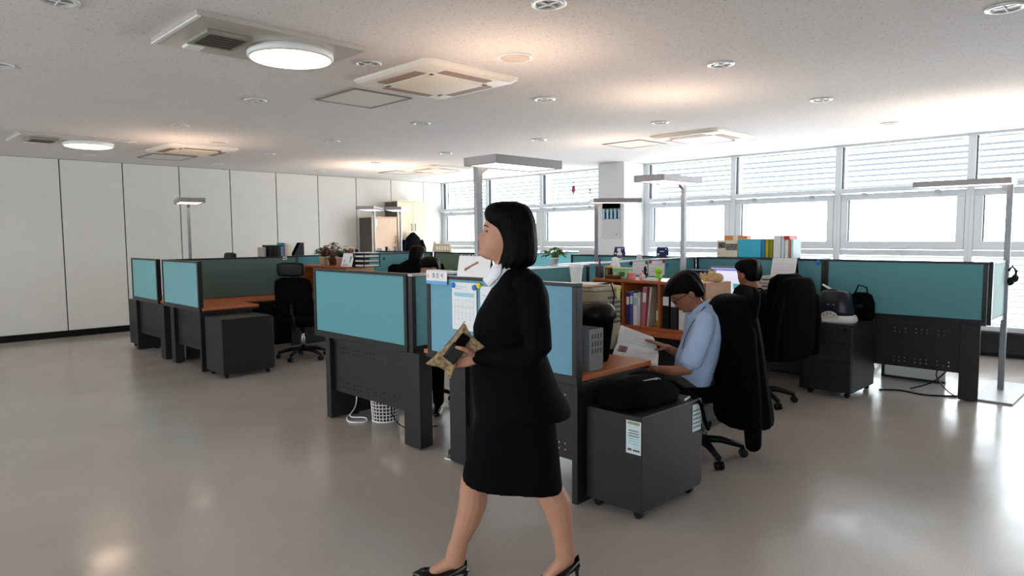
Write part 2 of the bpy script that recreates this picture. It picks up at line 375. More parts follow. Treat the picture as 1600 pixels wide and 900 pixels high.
for (sx, sy, lab) in ((3.33, 3.29, 'round flat ceiling speaker above the second workstation'), (3.49, 8.68, 'round flat ceiling speaker near the panelled wall')):
    T = thing('ceiling_speaker', lab, 'speaker', (sx, sy, HC-.015), group='ceiling speakers')
    MB().lathe((0,0,0), [(.12, .015), (.12, .004), (.11, 0), (.10, .004)], 28).build('ring', white, T, smooth=True)
    MB().lathe((0,0,0), [(.10, .006), (.10, .001), (.01, -.002)], 28).build('grille', mat('speaker_grille', (196, 184, 172), .7), T)
# ---------------------------------------------------------------- survey helpers on planes
def onX(px, py, X):
    d = pixray(px, py); return Vector((0, 0, CAM_H)) + d*(X/d.x)
def onY(px, py, Y):
    d = pixray(px, py); return Vector((0, 0, CAM_H)) + d*(Y/d.y)
def onZ(px, py, Z):
    d = pixray(px, py); return Vector((0, 0, CAM_H)) + d*((Z-CAM_H)/d.z)
# ---------------------------------------------------------------- partitions
def partition(axis, a0, a1, c, label, fab=teal, top=rail, z0=.68, z1=1.24, th=.05, group='low office partitions'):
    mid = (a0+a1)/2; h = (a1-a0)/2; t = th/2
    T = thing('partition', label, 'partition', (c, mid, z0) if axis == 'y' else (mid, c, z0), 0 if axis == 'y' else -math.pi/2, group)
    H = z1-z0
    B(-t*.7, t*.7, -h+.03, h-.03, .045, H-.02).build('fabric_panel', fab, T)
    B(-t, t, -h, h, H-.02, H).build('top_rail', top, T, bevel=.003)
    B(-t, t, -h, h, 0, .05).build('bottom_rail', rail, T, bevel=.003)
    for s in (-1, 1):
        a, b = sorted((s*h, s*(h-.035))); B(-t, t, a, b, .05, H-.02).build('post', rail, T, bevel=.003)
    return T
FX = 2.845
partition('y', 2.33, 3.64, FX, 'blue-green partition with pinned papers and a name card, behind the walking woman', tealb)
partition('y', 3.87, 5.17, FX, 'blank teal partition left of the walking woman')
partition('y', 7.70, 8.85, FX, 'blue-green partition at the left, joined to the orange desk', tealp)
partition('y', 9.04, 10.04, FX, 'narrow blue-green partition farthest left near the panelled wall', tealp)
partition('x', 2.83, 4.80, 3.842, 'dark partition seen through the gap beside the blank teal one', teal, silver)
partition('x', 4.55, 7.07, 4.08, 'partition with silver top behind the cluttered wooden shelf', teal, silver)
partition('x', 2.88, 4.60, 8.85, 'shaded green partition behind the orange desk at the left', shade_fab, rail)
partition('x', 4.60, 7.07, 8.97, 'green partition with a pin, behind the flower pots', teal, rail)
partition('y', 1.24, 2.612, 7.10, 'long teal partition at the right beside the tall lamp')
partition('y', 2.613, 4.06, 7.10, 'teal partition with a blue pin, behind the man in black')
partition('y', 4.10, 5.95, 7.10, 'teal partition at the centre behind the spray bottle')
partition('y', 7.68, 8.92, 7.10, 'olive partition behind the long-haired person', olive)
partition('y', 9.0, 10.62, 7.10, 'green partition below the wardrobes at the back')
partition('x', 7.14, 8.5, 6.85, 'pale lit partition beyond the green potted plant', teal, rail)
sd = partition('x', 7.14, 7.95, 1.24, 'short brightly lit partition end beside the tall lamp at right', mat('window_lit_fabric', (196, 220, 222), .9, nscale=260, namt=.05, spec=.1), rail)  # window light on this end is put into a paler fabric colour
# ---------------------------------------------------------------- desks
def perf_panel(y0, y1, z0, z1, th=.004):
    rows = [z0+.05, z0+.085, z1-.085, z1-.05]; cols = []
    n = int((y1-y0-.10)/.045)
    off = ((y1-y0)-.045*(n-1))/2
    cols = [y0+off+.045*k for k in range(n)]
    hs = .005
    ys = [y0]+[v for c in cols for v in (c-hs, c+hs)]+[y1]; zs = [z0]+[v for c in rows for v in (c-hs, c+hs)]+[z1]
    mb = MB(); ny = len(ys)
    vs = [(0, yy, zz) for zz in zs for yy in ys]; fs = []
    for i in range(len(zs)-1):
        for j in range(ny-1):
            if i % 2 == 1 and j % 2 == 1 and (j//2) % 4 != 3: continue
            fs.append((i*ny+j, i*ny+j+1, (i+1)*ny+j+1, (i+1)*ny+j))
    mb.add(vs, fs); return mb
def desk(label, x, y0, y1, s, legs, top_poly=None, depth=.68, modesty=True, hz=.725):
    """front plane x, desk reaches s*depth from it; legs: list of (y0,y1,dx)"""
    mid = (y0+y1)/2
    T = thing('desk', label, 'desk', (x, mid, 0), group='office desks')
    if top_poly is None: top_poly = [(.03, y0), (depth, y0), (depth, y1), (.03, y1)]
    P = [(s*a, b-mid, hz-.028) for a, b in top_poly]
    MB().prism(P, (0, 0, .028)).build('worktop', orange_wood, T, bevel=.003)
    cx = sum(p[0] for p in P)/len(P)
    MB().prism([(a*.985+.004*s, b*.985, hz-.05) for a, b, c in P], (0, 0, .021)).build('edge_frame', charcoal_dk, T)
    for (l0, l1, dx) in legs:
        a, b = sorted((s*.005, s*dx))
        L = MB().prism([(a, l0-mid, 0), (a, l1-mid, 0), (b, l1-mid, 0), (b, l0-mid+.02, 0)], (0, 0, .675)).build('leg', charcoal, T, bevel=.004)
        L.location = (0, 0, .012)
        MB().cyl(((a+b)/2, (l0+l1)/2-mid, 0), ((a+b)/2, (l0+l1)/2-mid, .014), .03).build('foot_glide', black, L).location = (0, 0, -.012)
    if modesty:
        o = perf_panel(min(l[1] for l in legs)-mid, max(l[0] for l in legs)-mid, .24, .655).build('modesty_panel', charcoal, T)
        o.location = (s*.05, 0, 0); so = o.modifiers.new('solid', 'SOLIDIFY'); so.thickness = .004
        B(min(s*.04, s*.06), max(s*.04, s*.06), min(l[1] for l in legs)-mid, max(l[0] for l in legs)-mid, .655, .68).build('crossbar', charcoal_dk, T)
    return T
def Lpoly(y0, y1, far, xr, ret=.55, d=.66):
    """L top: along the front and returning along the divider at 'far' end"""
    pts = []
    if far == y1:
        pts = [(.03, y0), (d, y0), (d, y1-ret-.25)]
        for k in range(1, 6):
            t = math.radians(90*k/6); pts.append((d+.25*(1-math.cos(t)), y1-ret-.25+.25*math.sin(t)))
        pts += [(d+.25, y1-ret), (xr, y1-ret), (xr, y1), (.03, y1)]
    else:
        pts = [(.03, y0), (xr, y0), (xr, y0+ret), (d+.25, y0+ret)]
        for k in range(1, 6):
            t = math.radians(90*k/6); pts.append((d+.25*(1-math.sin(t)), y0+ret+.25*(1-math.cos(t))))
        pts += [(d, y0+ret+.25), (d, y1), (.03, y1)]
    return pts
desk('desk of the reading man behind the papered partition', 2.82, 2.33, 3.72, 1, [(2.33, 2.37, .5), (3.26, 3.42, .12)], Lpoly(2.33, 3.72, 3.72, 1.70, .42, .72))
desk('desk behind the blank teal partition, with perforated front', 2.82, 3.73, 5.15, 1, [(3.74, 3.93, .13), (4.94, 5.01, .5)], Lpoly(3.87, 5.15, 3.87, 1.6))
desk('left-hand desk with bare orange top beside the high-backed chair', 2.82, 7.66, 8.82, 1, [(7.70, 7.74, .5), (8.52, 8.64, .12)], Lpoly(7.66, 8.82, 8.82, 1.5))
desk('farthest left desk, next to the panelled wall', 2.82, 8.88, 10.0, 1, [(8.86, 9.02, .13), (9.92, 9.98, .5)])
desk('right-hand desk with perforated dark front and trailing cables', 7.04, 1.27, 2.56, 1, [(1.27, 1.42, .13), (2.45, 2.53, .13)], [(.11, 1.27), (.85, 1.27), (.85, 2.56), (.11, 2.56)])
desk('desk of the man in black with the lit monitor', 7.08, 2.58, 4.0, -1, [(2.58, 2.64, .5), (3.9, 3.96, .5)], depth=.75)
desk('desk of the long-haired person by the olive partition', 7.08, 7.7, 8.9, -1, [(7.72, 7.78, .5), (8.8, 8.86, .5)], depth=.72)
# white cabinet panels seen beneath the right-hand desk
sc_ = thing('low_screen', 'white floor panel standing under the right-hand desk', 'panel', (7.75, 1.95, 0))
B(-.01, .01, -.28, .28, .02, .62).build('board', white, sc_); B(-.02, .02, .27, .30, 0, .64).build('edge_post', charcoal_dk, sc_); B(-.03, .03, -.28, .28, 0, .02).build('foot', charcoal_dk, sc_)
# ---------------------------------------------------------------- drawer pedestals
def pedestal(label, x0, x1, y0, y1, h, front, rot=0):
    cx, cy = (x0+x1)/2, (y0+y1)/2; a, b = (x1-x0)/2, (y1-y0)/2
    T = thing('drawer_pedestal', label, 'drawer unit', (cx, cy, 0), rot, 'mobile drawer pedestals')
    B(-a, a, -b, b, .05, h).build('body', charcoal, T, bevel=.004)
    sg = front
    zs = [.06, .06+(h-.07)*.45, .06+(h-.07)*.72, h-.015]
    for i in range(3):
        xa, xb = sorted((sg*a, sg*(a+.018)))
        D = B(xa, xb, -b+.004, b-.004, zs[i]+.004, zs[i+1]-.004).build('drawer', charcoal, T, bevel=.003)
        xa, xb = sorted((sg*(a+.016), sg*(a+.022)))
        B(xa, xb, -.10, .10, zs[i+1]-.045, zs[i+1]-.025).build('handle', charcoal_dk, D, bevel=.003)
    for sx in (-1, 1):
        for sy in (-1, 1):
            MB().cyl((sx*(a-.05)-.012, sy*(b-.05), .025), (sx*(a-.05)+.012, sy*(b-.05), .025), .025).build('castor', black, T)
            B(sx*(a-.05)-.015, sx*(a-.05)+.015, sy*(b-.05)-.012, sy*(b-.05)+.012, .03, .055).build('castor_fork', black, T)
    return T
pd = pedestal('grey drawer pedestal in front carrying the black bag', 2.89, 3.49, 1.955, 2.32, .56, 1)
pedestal('grey drawer pedestal at the end of the left orange desk', 2.85, 3.41, 7.18, 7.64, .64, 1)
pedestal('grey drawer pedestal farthest left near the panelled wall', 2.88, 3.44, 10.06, 10.45, .66, 1)
pr = pedestal('three-drawer pedestal carrying the humidifier', 6.42, 7.03, 2.11, 2.54, .675, -1)
B(-.312, -.306, .06, .12, .60, .655).build('label_plate', silver, pr); MB().cyl((-.325, -.15, .63), (-.31, -.15, .63), .012).build('lock', chrome, pr)
# ---------------------------------------------------------------- floor lamps
glow_dn = mat('lamp_diffuser', (255, 250, 246), .5, emit=3, ergb=(255, 232, 214))
glow_up = mat('lamp_uplight', (255, 244, 232), .5, emit=22, ergb=(255, 218, 190))
def floor_lamp(label, x, y, along, L=.62, Wd=.30, pole_at=.06, lit=True, H=2.0, base=None, ysh=0):
    """along: unit direction (dx,dy) in which the head reaches from the pole"""
    rz = math.atan2(along[1], along[0])
    T = thing('floor_lamp', label, 'floor lamp', (x, y, 0), rz, 'tall uplighter floor lamps')
    B(-.025, .025, -.018, .018, .015, H-.06).build('pole', mat('pole_grey', (138, 140, 144), .4, metal=.35), T, bevel=.004)
    if base is None: base = (-.10, .16, -.13, .13)
    B(*base, 0, .016).build('base_plate', lampgrey, T, bevel=.004)
    x0 = -pole_at; x1 = x0+L; ch0 = len(T.children)
    hd = MB()
    hd.box(x0, x1, -Wd/2, -Wd/2+.02, H-.055, H).box(x0, x1, Wd/2-.02, Wd/2, H-.055, H).box(x0, x0+.02, -Wd/2+.02, Wd/2-.02, H-.055, H).box(x1-.02, x1, -Wd/2+.02, Wd/2-.02, H-.055, H)
    hd.box(x0+.02, x1-.02, -Wd/2+.02, Wd/2-.02, H-.036, H-.030)
    HD = hd.build('lamp_head', lampgrey, T, bevel=.003); HD.location = (0, ysh, 0)
    B(x0+.03, x1-.03, -Wd/2+.03, Wd/2-.03, H-.052, H-.040).build('diffuser', glow_dn, HD)
    B(x0+.05, x1-.05, -Wd/2+.06, Wd/2-.06, H-.025, H-.015).build('uplight_tube', glow_up if lit else white, HD)
    MB().prism([(-.02, -.015, H-.06), (.09, -.015, H-.06), (-.02, -.015, H-.13)], (0, .03, 0)).build('bracket', lampgrey, T)
    return T
floor_lamp('floor lamp towering just behind the walking woman', 2.96, 3.265, (1, 0), H=2.0, ysh=-.08)
floor_lamp('floor lamp at the left in front of the panelled wall', 3.2, 8.96, (-.25, -.97), H=1.98, pole_at=.12)
floor_lamp('left one of the two lamps before the wardrobes', 6.72, 10.12, (-.72, -.7), L=.80, pole_at=.10)
floor_lamp('right one of the two lamps before the wardrobes', 7.25, 10.08, (-.72, -.7), L=.84, pole_at=.10)
floor_lamp('floor lamp in front of the white pillar', 7.0, 5.46, (.75, -.66), L=.62, H=1.965)
floor_lamp('floor lamp before the window right of the pillar', 5.42, 3.24, (-1, -.0), L=.62)
floor_lamp('tall grey floor lamp at the right edge on a wide base plate', 7.76, 1.22, (0, 1), L=.80, pole_at=.03, base=(-.19, .13, -.42, .62))
# ---------------------------------------------------------------- office chairs
def rbox(mb, c, a, b, d, e=4, n=20, m=9, bend=0):
    """rounded cushion: superellipse loft along d"""
    c, a, b, d = map(Vector, (c, a, b, d)); rings = []
    for i in range(m):
        t = -1+2*i/(m-1); t = math.copysign(abs(t)**.6, t)
        s = max(.0, 1-abs(t)**5)**.35; s = .55+.45*s
        ring = []
        for j in range(n):
            q = 2*math.pi*j/n; cx = math.copysign(abs(math.cos(q))**(2/e), math.cos(q)); sy = math.copysign(abs(math.sin(q))**(2/e), math.sin(q))
            ring.append(c+a*cx*s+b*sy*s+d*t + (b.normalized()*bend*(cx*cx)))
        rings.append(ring)
    return mb.loft(rings)
def chair(label, x, y, rz, head=False, jacket=None, back_h=.62, arms=True, base_rot=.3, tilt=.1):
    """faces local +x"""
    T = thing('office_chair', label, 'office chair', (x, y, 0), rz, 'black office chairs')
    for k in range(5):
        a = base_rot+k*2*math.pi/5; e = Vector((math.cos(a), math.sin(a), 0))
        MB().tube([Vector((0, 0, .12)), e*.15+UP*.115, e*.30+UP*.075], [.028, .024, .018], 8).build('base_arm', black, T, smooth=True)
        s = Vector((-e.y, e.x, 0))
        c = MB(); c.cyl(e*.30+s*.024+UP*.028, e*.30+s*.006+UP*.028, .028, n=14); c.cyl(e*.30-s*.024+UP*.028, e*.30-s*.006+UP*.028, .028, n=14); c.cyl(e*.30+UP*.03, e*.30+UP*.075, .009)
        c.build('castor', black, T)
    MB().cyl((0,0,.10), (0,0,.40), .026).build('gas_column', chrome, T, smooth=True)
    MB().box(-.12, .12, -.09, .09, .385, .42).build('tilt_mechanism', black, T, bevel=.01)
    rbox(MB(), (.02, 0, .455), (.25, 0, 0), (0, .25, 0), (0, 0, .045)).build('seat', blackcloth, T, smooth=True)
    MB().tube([(-.15, 0, .40), (-.27, 0, .42), (-.30, 0, .55), (-.30, 0, .70)], [.03, .03, .025, .02], 8).build('back_support', black, T, smooth=True)
    up = Vector((-tilt, 0, 1)).normalized(); fw = Vector((up.z, 0, -up.x))
    rbox(MB(), Vector((-.24, 0, .56))+up*back_h/2, (0, .235, 0), fw*.035, up*back_h/2, e=3.2, m=11, bend=.03).build('backrest', blackcloth, T, smooth=True)
    if head:
        hb = Vector((-.24, 0, .56))+up*(back_h+.10)
        rbox(MB(), hb, (0, .17, 0), fw*.035, up*.085, e=3.5).build('headrest', black, T, smooth=True)
        MB().tube([hb-up*.14, hb-up*.02], .014, 6).build('headrest_stem', black, T)
    if arms:
        for s in (-1, 1):
            A = MB().tube([(.0, s*.23, .43), (.0, s*.29, .47), (-.02, s*.29, .64)], .016, 8).build('arm_post', black, T, smooth=True)
            rbox(MB(), (.03, s*.29, .66), (.13, 0, 0), (0, .035, 0), (0, 0, .015)).build('arm_pad', black, A, smooth=True)
    return T
PI = math.pi
chair('high-backed black office chair with headrest at the left orange desk', 4.065, 7.745, PI*.22, head=True, back_h=.46, base_rot=.5)
ch_man = chair('office chair under the reading man', 4.08, 2.31, PI*.75, back_h=.60, base_rot=-.75, arms=False, tilt=.18)
ch_2 = chair('office chair under the man in black', 5.80, 2.68, PI*.42, back_h=.60, base_rot=-.98)
chair('office chair under the person with lowered head', 3.73, 4.95, PI*1.25, back_h=.72, base_rot=.2)
chair('office chair under the long-haired person', 5.90, 7.93, .15, back_h=.55, base_rot=.2)
chair('office chair showing only its headrest above the left partitions', 3.62, 9.5, PI, back_h=.55, head=True)
chair('office chair half hidden behind the flower pots', 5.85, 9.62, 0, back_h=.65)
chair('office chair with castor showing under the right-hand desk', 8.25, 2.55, PI, back_h=.5, base_rot=.45)
# ---------------------------------------------------------------- wardrobes on the panelled wall
dkside = mat('wardrobe_dark_side', (84, 80, 76), .6)
def wardrobe(label, x0, x1, h, face, two):
    cx = (x0+x1)/2; a = (x1-x0)/2
    T = thing('wardrobe', label, 'wardrobe', (cx, 11.87, 0))
    B(-a, a, -.2, .23, 0, h-.02).build('body', dkside, T); B(-a-.008, a+.008, -.225, .232, h-.02, h).build('top_board', face, T, bevel=.003)
    n = 2 if two else 1
    for k in range(n):
        d0 = -a+.003+k*2*a/n; D = B(d0, d0+2*a/n-.006, -.222, -.2, .06, h-.025).build('door', face, T, bevel=.002)
        hx = (d0+2*a/n-.05) if k == 0 else d0+.045
        MB().tube([(hx, -.222, h*.72), (hx, -.245, h*.72+.02), (hx, -.245, h*.72+.13), (hx, -.222, h*.72+.15)], .007, 6).build('handle', rail, D)
    return T
wa = wardrobe('low dark-sided cabinet with one pinkish birch door', 7.68, 8.29, 1.90, birch, False)
B(-.29, -.18, -.226, -.222, 1.70, 1.85).build('paper_label', paper, wa)
wardrobe('tall pale beech wardrobe with two doors', 8.31, 9.09, 2.24, beech, True)
# coat hanging on the wardrobe doors
ct = thing('hanging_coat', 'black coat hanging on the tall wardrobe doors', 'coat', (8.60, 11.53, .75))
rings = []
for z, hw, dp in ((0, .27, .05), (.2, .28, .06), (.42, .25, .07), (.60, .22, .07), (.72, .17, .06), (.80, .07, .045), (.83, .04, .035)):
    rings.append([Vector((hw*math.cos(2*PI*j/18)*(1+.04*math.cos(j*2.6)), dp*math.sin(2*PI*j/18), z)) for j in range(18)])
MB().loft(rings).build('coat_body', blackcloth, ct, smooth=True)
for s in (-1, 1): MB().tube([(s*.2, 0, .66), (s*.27, 0, .5), (s*.30, 0, .15), (s*.29, -.01, .02)], [.055, .06, .05, .045], 10).build('sleeve', blackcloth, ct, smooth=True)
MB().tube([(-.16, 0, .77), (0, 0, .85), (.16, 0, .77)], .008, 6).build('hanger', white, ct); MB().tube([(0,0,.85), (0, .0, .90), (.02, .02, .93), (.0, .05, .945)], .004, 6).build('hook', chrome, ct)
# ---------------------------------------------------------------- wooden desktop shelves and their tables
def bookshelf(label, x, y0, y1, d, z0, z1, divs, shelf_z=None):
    mid = (y0+y1)/2
    T = thing('bookshelf', label, 'shelf', (x, mid, z0)); h = z1-z0
    B(0, d, y0-mid, y1-mid, h-.022, h).build('top_board', orange_wood, T, bevel=.002); B(0, d, y0-mid, y1-mid, 0, .022).build('bottom_board', orange_wood, T, bevel=.002)
    B(d-.012, d, y0-mid+.02, y1-mid-.02, .022, h-.022).build('back_board', tanwood, T)
    for i, yy in enumerate(divs): B(.001, d-.012, yy-mid-.009, yy-mid+.009, .022, h-.022).build('upright', orange_wood, T, bevel=.002)
    for yy in (y0, y1-.018): B(0, d, yy-mid, yy-mid+.018, .022, h-.022).build('side_board', tanwood if yy == y0 else orange_wood, T, bevel=.002)
    return T
def side_table(label, x0, x1, y0, y1, h):
    T = thing('side_table', label, 'table', ((x0+x1)/2, (y0+y1)/2, 0)); a, b = (x1-x0)/2, (y1-y0)/2
    B(-a, a, -b, b, h-.03, h).build('table_top', orange_wood, T, bevel=.003)
    for s in (-1, 1):
        q0, q1 = sorted((s*b, s*(b-.03))); B(-a+.02, a-.02, q0, q1, 0, h-.03).build('end_panel', charcoal_dk, T)
    B(a-.05, a-.03, -b+.03, b-.03, .25, h-.03).build('back_panel', charcoal_dk, T)
    return T
side_table('side table under the cluttered wooden bookshelf', 4.58, 5.14, 2.58, 3.80, .715)
bookshelf('cluttered open wooden bookshelf behind the reading man', 4.72, 2.62, 3.72, .40, .716, 1.12, (3.04, 3.40))
side_table('side table under the wooden shelf with flower pots', 4.42, 4.98, 7.46, 8.80, .715)
bookshelf('orange wooden shelf topped with flower pots at the left', 4.56, 7.50, 8.74, .40, .716, 1.12, (7.95, 8.35))
bs2 = thing('low_cabinet', 'low cabinet behind the left partition carrying the row of books', 'cabinet', (4.5, 9.16, 0))
B(-.5, .5, -.15, .15, .03, 1.12).build('body', charcoal, bs2, bevel=.004); B(-.48, .48, -.13, .13, 0, .03).build('plinth', black, bs2)
for s in (-1, 1): B(min(s*.005, s*.495), max(s*.005, s*.495), .15, .165, .05, 1.10).build('door', charcoal, bs2, bevel=.003)
bs3 = thing('low_cabinet', 'low cabinet behind the partition carrying the coloured folders', 'cabinet', (7.32, 3.36, 0))
B(-.17, .17, -.66, .66, .03, 1.24).build('body', charcoal, bs3, bevel=.004); B(-.15, .15, -.62, .62, 0, .03).build('plinth', black, bs3)
for s in (-1, 1): B(.17, .185, min(s*.005, s*.655), max(s*.005, s*.655), .05, 1.22).build('door', charcoal, bs3, bevel=.003)
# ---------------------------------------------------------------- people
skin = mat('skin', (172, 124, 102), .5, namt=.05, nscale=18, spec=.35)
skin_m = mat('skin_tan', (150, 100, 76), .5, namt=.05, nscale=18, spec=.35)
suit = mat('black_suit_wool', (6, 6, 9), .85, namt=.3, nscale=140, spec=.06, bump=.15, bscale=400)
shirt_w = mat('white_shirt', (232, 232, 238), .8, namt=.03)
shirt_b = mat('light_blue_shirt', (168, 190, 226), .8, namt=.05, nscale=9, bump=.2, bscale=14)
patent = mat('black_patent_leather', (8, 8, 10), .18, namt=.1)
trouser = mat('grey_green_trousers', (62, 64, 60), .85, namt=.1)
lipm = mat('lip', (150, 82, 74), .45); eyem = mat('dark_eye', (24, 18, 16), .25); browm = mat('eyebrow', (40, 30, 26), .8)
def hair_mat(name, rgb):
    M = mat(name, rgb, .55, namt=.5, nscale=60, spec=.06, bump=.9, bscale=160); nt = M.node_tree
    ns = [x for x in nt.nodes if x.type == 'TEX_NOISE']; tc = [x for x in nt.nodes if x.type == 'TEX_COORD'][0]
    mp = nt.nodes.new('ShaderNodeMapping'); mp.inputs['Scale'].default_value = (1, 1, .06)
    nt.links.new(tc.outputs['Object'], mp.inputs['Vector']); [nt.links.new(mp.outputs['Vector'], n.inputs['Vector']) for n in ns]; ns[0].inputs['Scale'].default_value = 220; ns[1].inputs['Scale'].default_value = 140
    return M
hairm = hair_mat('black_hair', (5, 4, 4)); hairb = hair_mat('brown_black_hair', (9, 6, 5))
def fuse(mb, name, material, parent=None, voxel=.005, iters=6, loc=None):
    o = mb.build(name, material, parent, smooth=True, loc=loc)
    r = o.modifiers.new('remesh', 'REMESH'); r.mode = 'VOXEL'; r.voxel_size = voxel; r.use_smooth_shade = True
    if iters:
        s = o.modifiers.new('smooth', 'SMOOTH'); s.factor = .5; s.iterations = iters
    return o
def limb(mb, pts, side, n=14):
    """pts: (centre, r_side, r_other); rings perpendicular to the path"""
    P = [Vector(p[0]) for p in pts]; rings = []
    for i, p in enumerate(pts):
        d = (P[min(i+1, len(P)-1)]-P[max(i-1, 0)]).normalized()
        a = (side-d*side.dot(d)).normalized(); b = d.cross(a)
        ra, rb = p[1], p[2] if len(p) > 2 else p[1]
        rings.append([P[i]+a*(ra*math.cos(2*PI*j/n))+b*(rb*math.sin(2*PI*j/n)) for j in range(n)])
    # rounded ends
    def endcap(ring, c, d, r):
        return [[c+d*r*math.sin(t)+(q-c)*math.cos(t) for q in ring] for t in (.5, 1.0, 1.35)]
    d0 = (P[0]-P[1]).normalized(); d1 = (P[-1]-P[-2]).normalized()
    r0 = endcap(rings[0], P[0], d0, min(pts[0][1:])*.9)[::-1]; r1 = endcap(rings[-1], P[-1], d1, min(pts[-1][1:])*.9)
    return mb.loft(r0+rings+r1)
HEAD = [(.125,.045,-.05,.035,0,.2),(.112,.068,-.075,.055,0,.2),(.09,.086,-.092,.068,0,.2),(.062,.096,-.102,.074,0,.2),(.035,.100,-.105,.076,.001,.5),(.015,.093,-.105,.075,.005,.22),
 (-.004,.094,-.102,.074,.011,.24),(-.018,.094,-.097,.072,.021,.26),(-.027,.093,-.094,.071,.023,.29),(-.034,.092,-.09,.069,.015,.32),(-.041,.092,-.086,.068,.005,.4),(-.050,.092,-.08,.064,.012,.42),(-.0555,.091,-.077,.062,.006,.45),(-.061,.090,-.073,.059,.012,.42),
 (-.070,.086,-.065,.054,.003,.4),(-.083,.090,-.05,.047,.007,.5),(-.094,.084,-.04,.040,.005,.5),(-.103,.060,-.03,.024,0,.4)]
def head(mb, c, fw, lat, up, k=1.0, ears=True):
    n = 36; rings = []
    for z, fr, bk, hw, ns, nw in reversed(HEAD):
        ring = []
        for j in range(n):
            q = 2*PI*j/n; q = q if q <= PI else q-2*PI
            cq, sq = math.cos(q), math.sin(q)
            x = (fr if cq > 0 else -bk)*math.copysign(abs(cq)**.9, cq)+ns*math.exp(-(q/nw)**2)
            y = hw*math.copysign(abs(sq)**.85, sq)
            if .0 < z < .03 and .25 < abs(q) < .6: x -= .006      # eye sockets
            ring.append(c+(fw*x+lat*y+up*z)*k)
        rings.append(ring)
    mb.loft(rings)
    if ears:
        for s in (-1, 1): mb.ell(c+(fw*-.012+lat*s*.077-up*.004)*k, fw*.020*k, lat*.010*k, up*.032*k, 10, 7)
def hair_cap(mb, c, fw, lat, up, rows, k=1.0, n=40, strand=.0015):
    rings = []
    for r, (z, fr, bk, hw) in enumerate(rows):
        ring = []
        for j in range(n):
            q = 2*PI*j/n; cq, sq = math.cos(q), math.sin(q)
            x0 = (fr+bk)/2; a = (fr-bk)/2; e = .8
            w = 1+strand/.09*math.sin(j*7.3+r*.4)*8*.5*(r > 1)
            x = x0+a*math.copysign(abs(cq)**e, cq)*w; y = hw*math.copysign(abs(sq)**e, sq)*w
            ring.append(c+(fw*x+lat*y+up*z)*k)
        rings.append(ring)
    return mb.loft(rings)
SHORT = [(.142,.02,-.04,.03),(.130,.072,-.085,.062),(.108,.098,-.108,.082),(.080,.108,-.118,.088),(.058,.100,-.121,.089),(.035,.050,-.121,.088),(.010,.022,-.118,.086),(-.018,.006,-.112,.082),(-.045,-.02,-.102,.074),(-.068,-.05,-.088,.052)]
def face_bits(parent, c, fw, lat, up, k=1.0, ref=None):
    o = lambda x, y, z: c+(fw*x+lat*y+up*z)*k
    for s in (-1, 1):
        MB().ell(o(.078, s*.034, .013), fw*.009*k, lat*.012*k, up*.0042*k, 12, 7).build('eye', eyem, parent, smooth=True)
        MB().tube([o(.098, s*.016, .033), o(.092, s*.036, .037), o(.077, s*.054, .033)], [.0026, .0030, .0016], 6).build('eyebrow', browm, parent, smooth=True)
    MB().tube([o(.080, -.022, -.057), o(.0985, -.008, -.052), o(.1005, 0, -.053), o(.0985, .008, -.052), o(.080, .022, -.057)], [.002, .0045, .0048, .0045, .002], 8).build('upper_lip', lipm, parent, smooth=True)
    MB().tube([o(.080, -.020, -.058), o(.0965, -.008, -.0615), o(.0985, 0, -.062), o(.0965, .008, -.0615), o(.080, .020, -.058)], [.002, .0045, .005, .0045, .002], 8).build('lower_lip', lipm, parent, smooth=True)
def hand(mb, wrist, d, nrm, thumb, curl=.5, k=1.0, spread=.12, thumb_dir=None, curls=None, thumb_pts=None):
    """d: towards the fingertips, nrm: out of the palm, thumb: towards the thumb side"""
    d = d.normalized(); thumb = (thumb-d*thumb.dot(d)).normalized(); nrm = (nrm-d*nrm.dot(d)-thumb*nrm.dot(thumb)).normalized()
    limb(mb, [(wrist-d*.03*k, .026*k, .019*k), (wrist, .026*k, .018*k), (wrist+d*.03*k, .036*k, .016*k), (wrist+d*.065*k, .042*k, .014*k), (wrist+d*.082*k, .040*k, .011*k)], thumb, 16)
    L = [(.043,.027,.022,.030), (.047,.030,.024,.010), (.043,.028,.023,-.010), (.034,.022,.019,-.029)]
    for i, (a, b, c, off) in enumerate(L):
        p = wrist+(d*.082+thumb*off)*k; dd = (d+thumb*off*spread*18).normalized(); cu = curls[i] if curls else curl
        pts = [(p-dd*.02*k, .0095*k)]; ang = cu*.5
        for s, r in ((a, .0088), (b, .0080), (c, .0068)):
            pts.append((p, r*k)); v = dd*math.cos(ang)+nrm*math.sin(ang); p = p+v*s*k; ang += cu
        pts.append((p, .0058*k)); limb(mb, [(q, r, r) for q, r in pts], thumb, 10)
    if thumb_pts: limb(mb, list(zip(thumb_pts, (.015, .0125, .0105, .0095, .0075))), nrm, 10); return
    t0 = wrist+(d*.022+thumb*.026)*k; td = (thumb_dir or (d*.75+thumb*.55+nrm*.3)).normalized()
    t1 = t0+td*.042*k; t2 = t1+(td*.9+d*.3).normalized()*.032*k; t3 = t2+(td*.8+d*.45).normalized()*.026*k
    limb(mb, [(t0-td*.012*k, .015*k), (t0, .014*k), (t1, .0105*k), (t2, .0095*k), (t3, .0065*k)], nrm, 10)
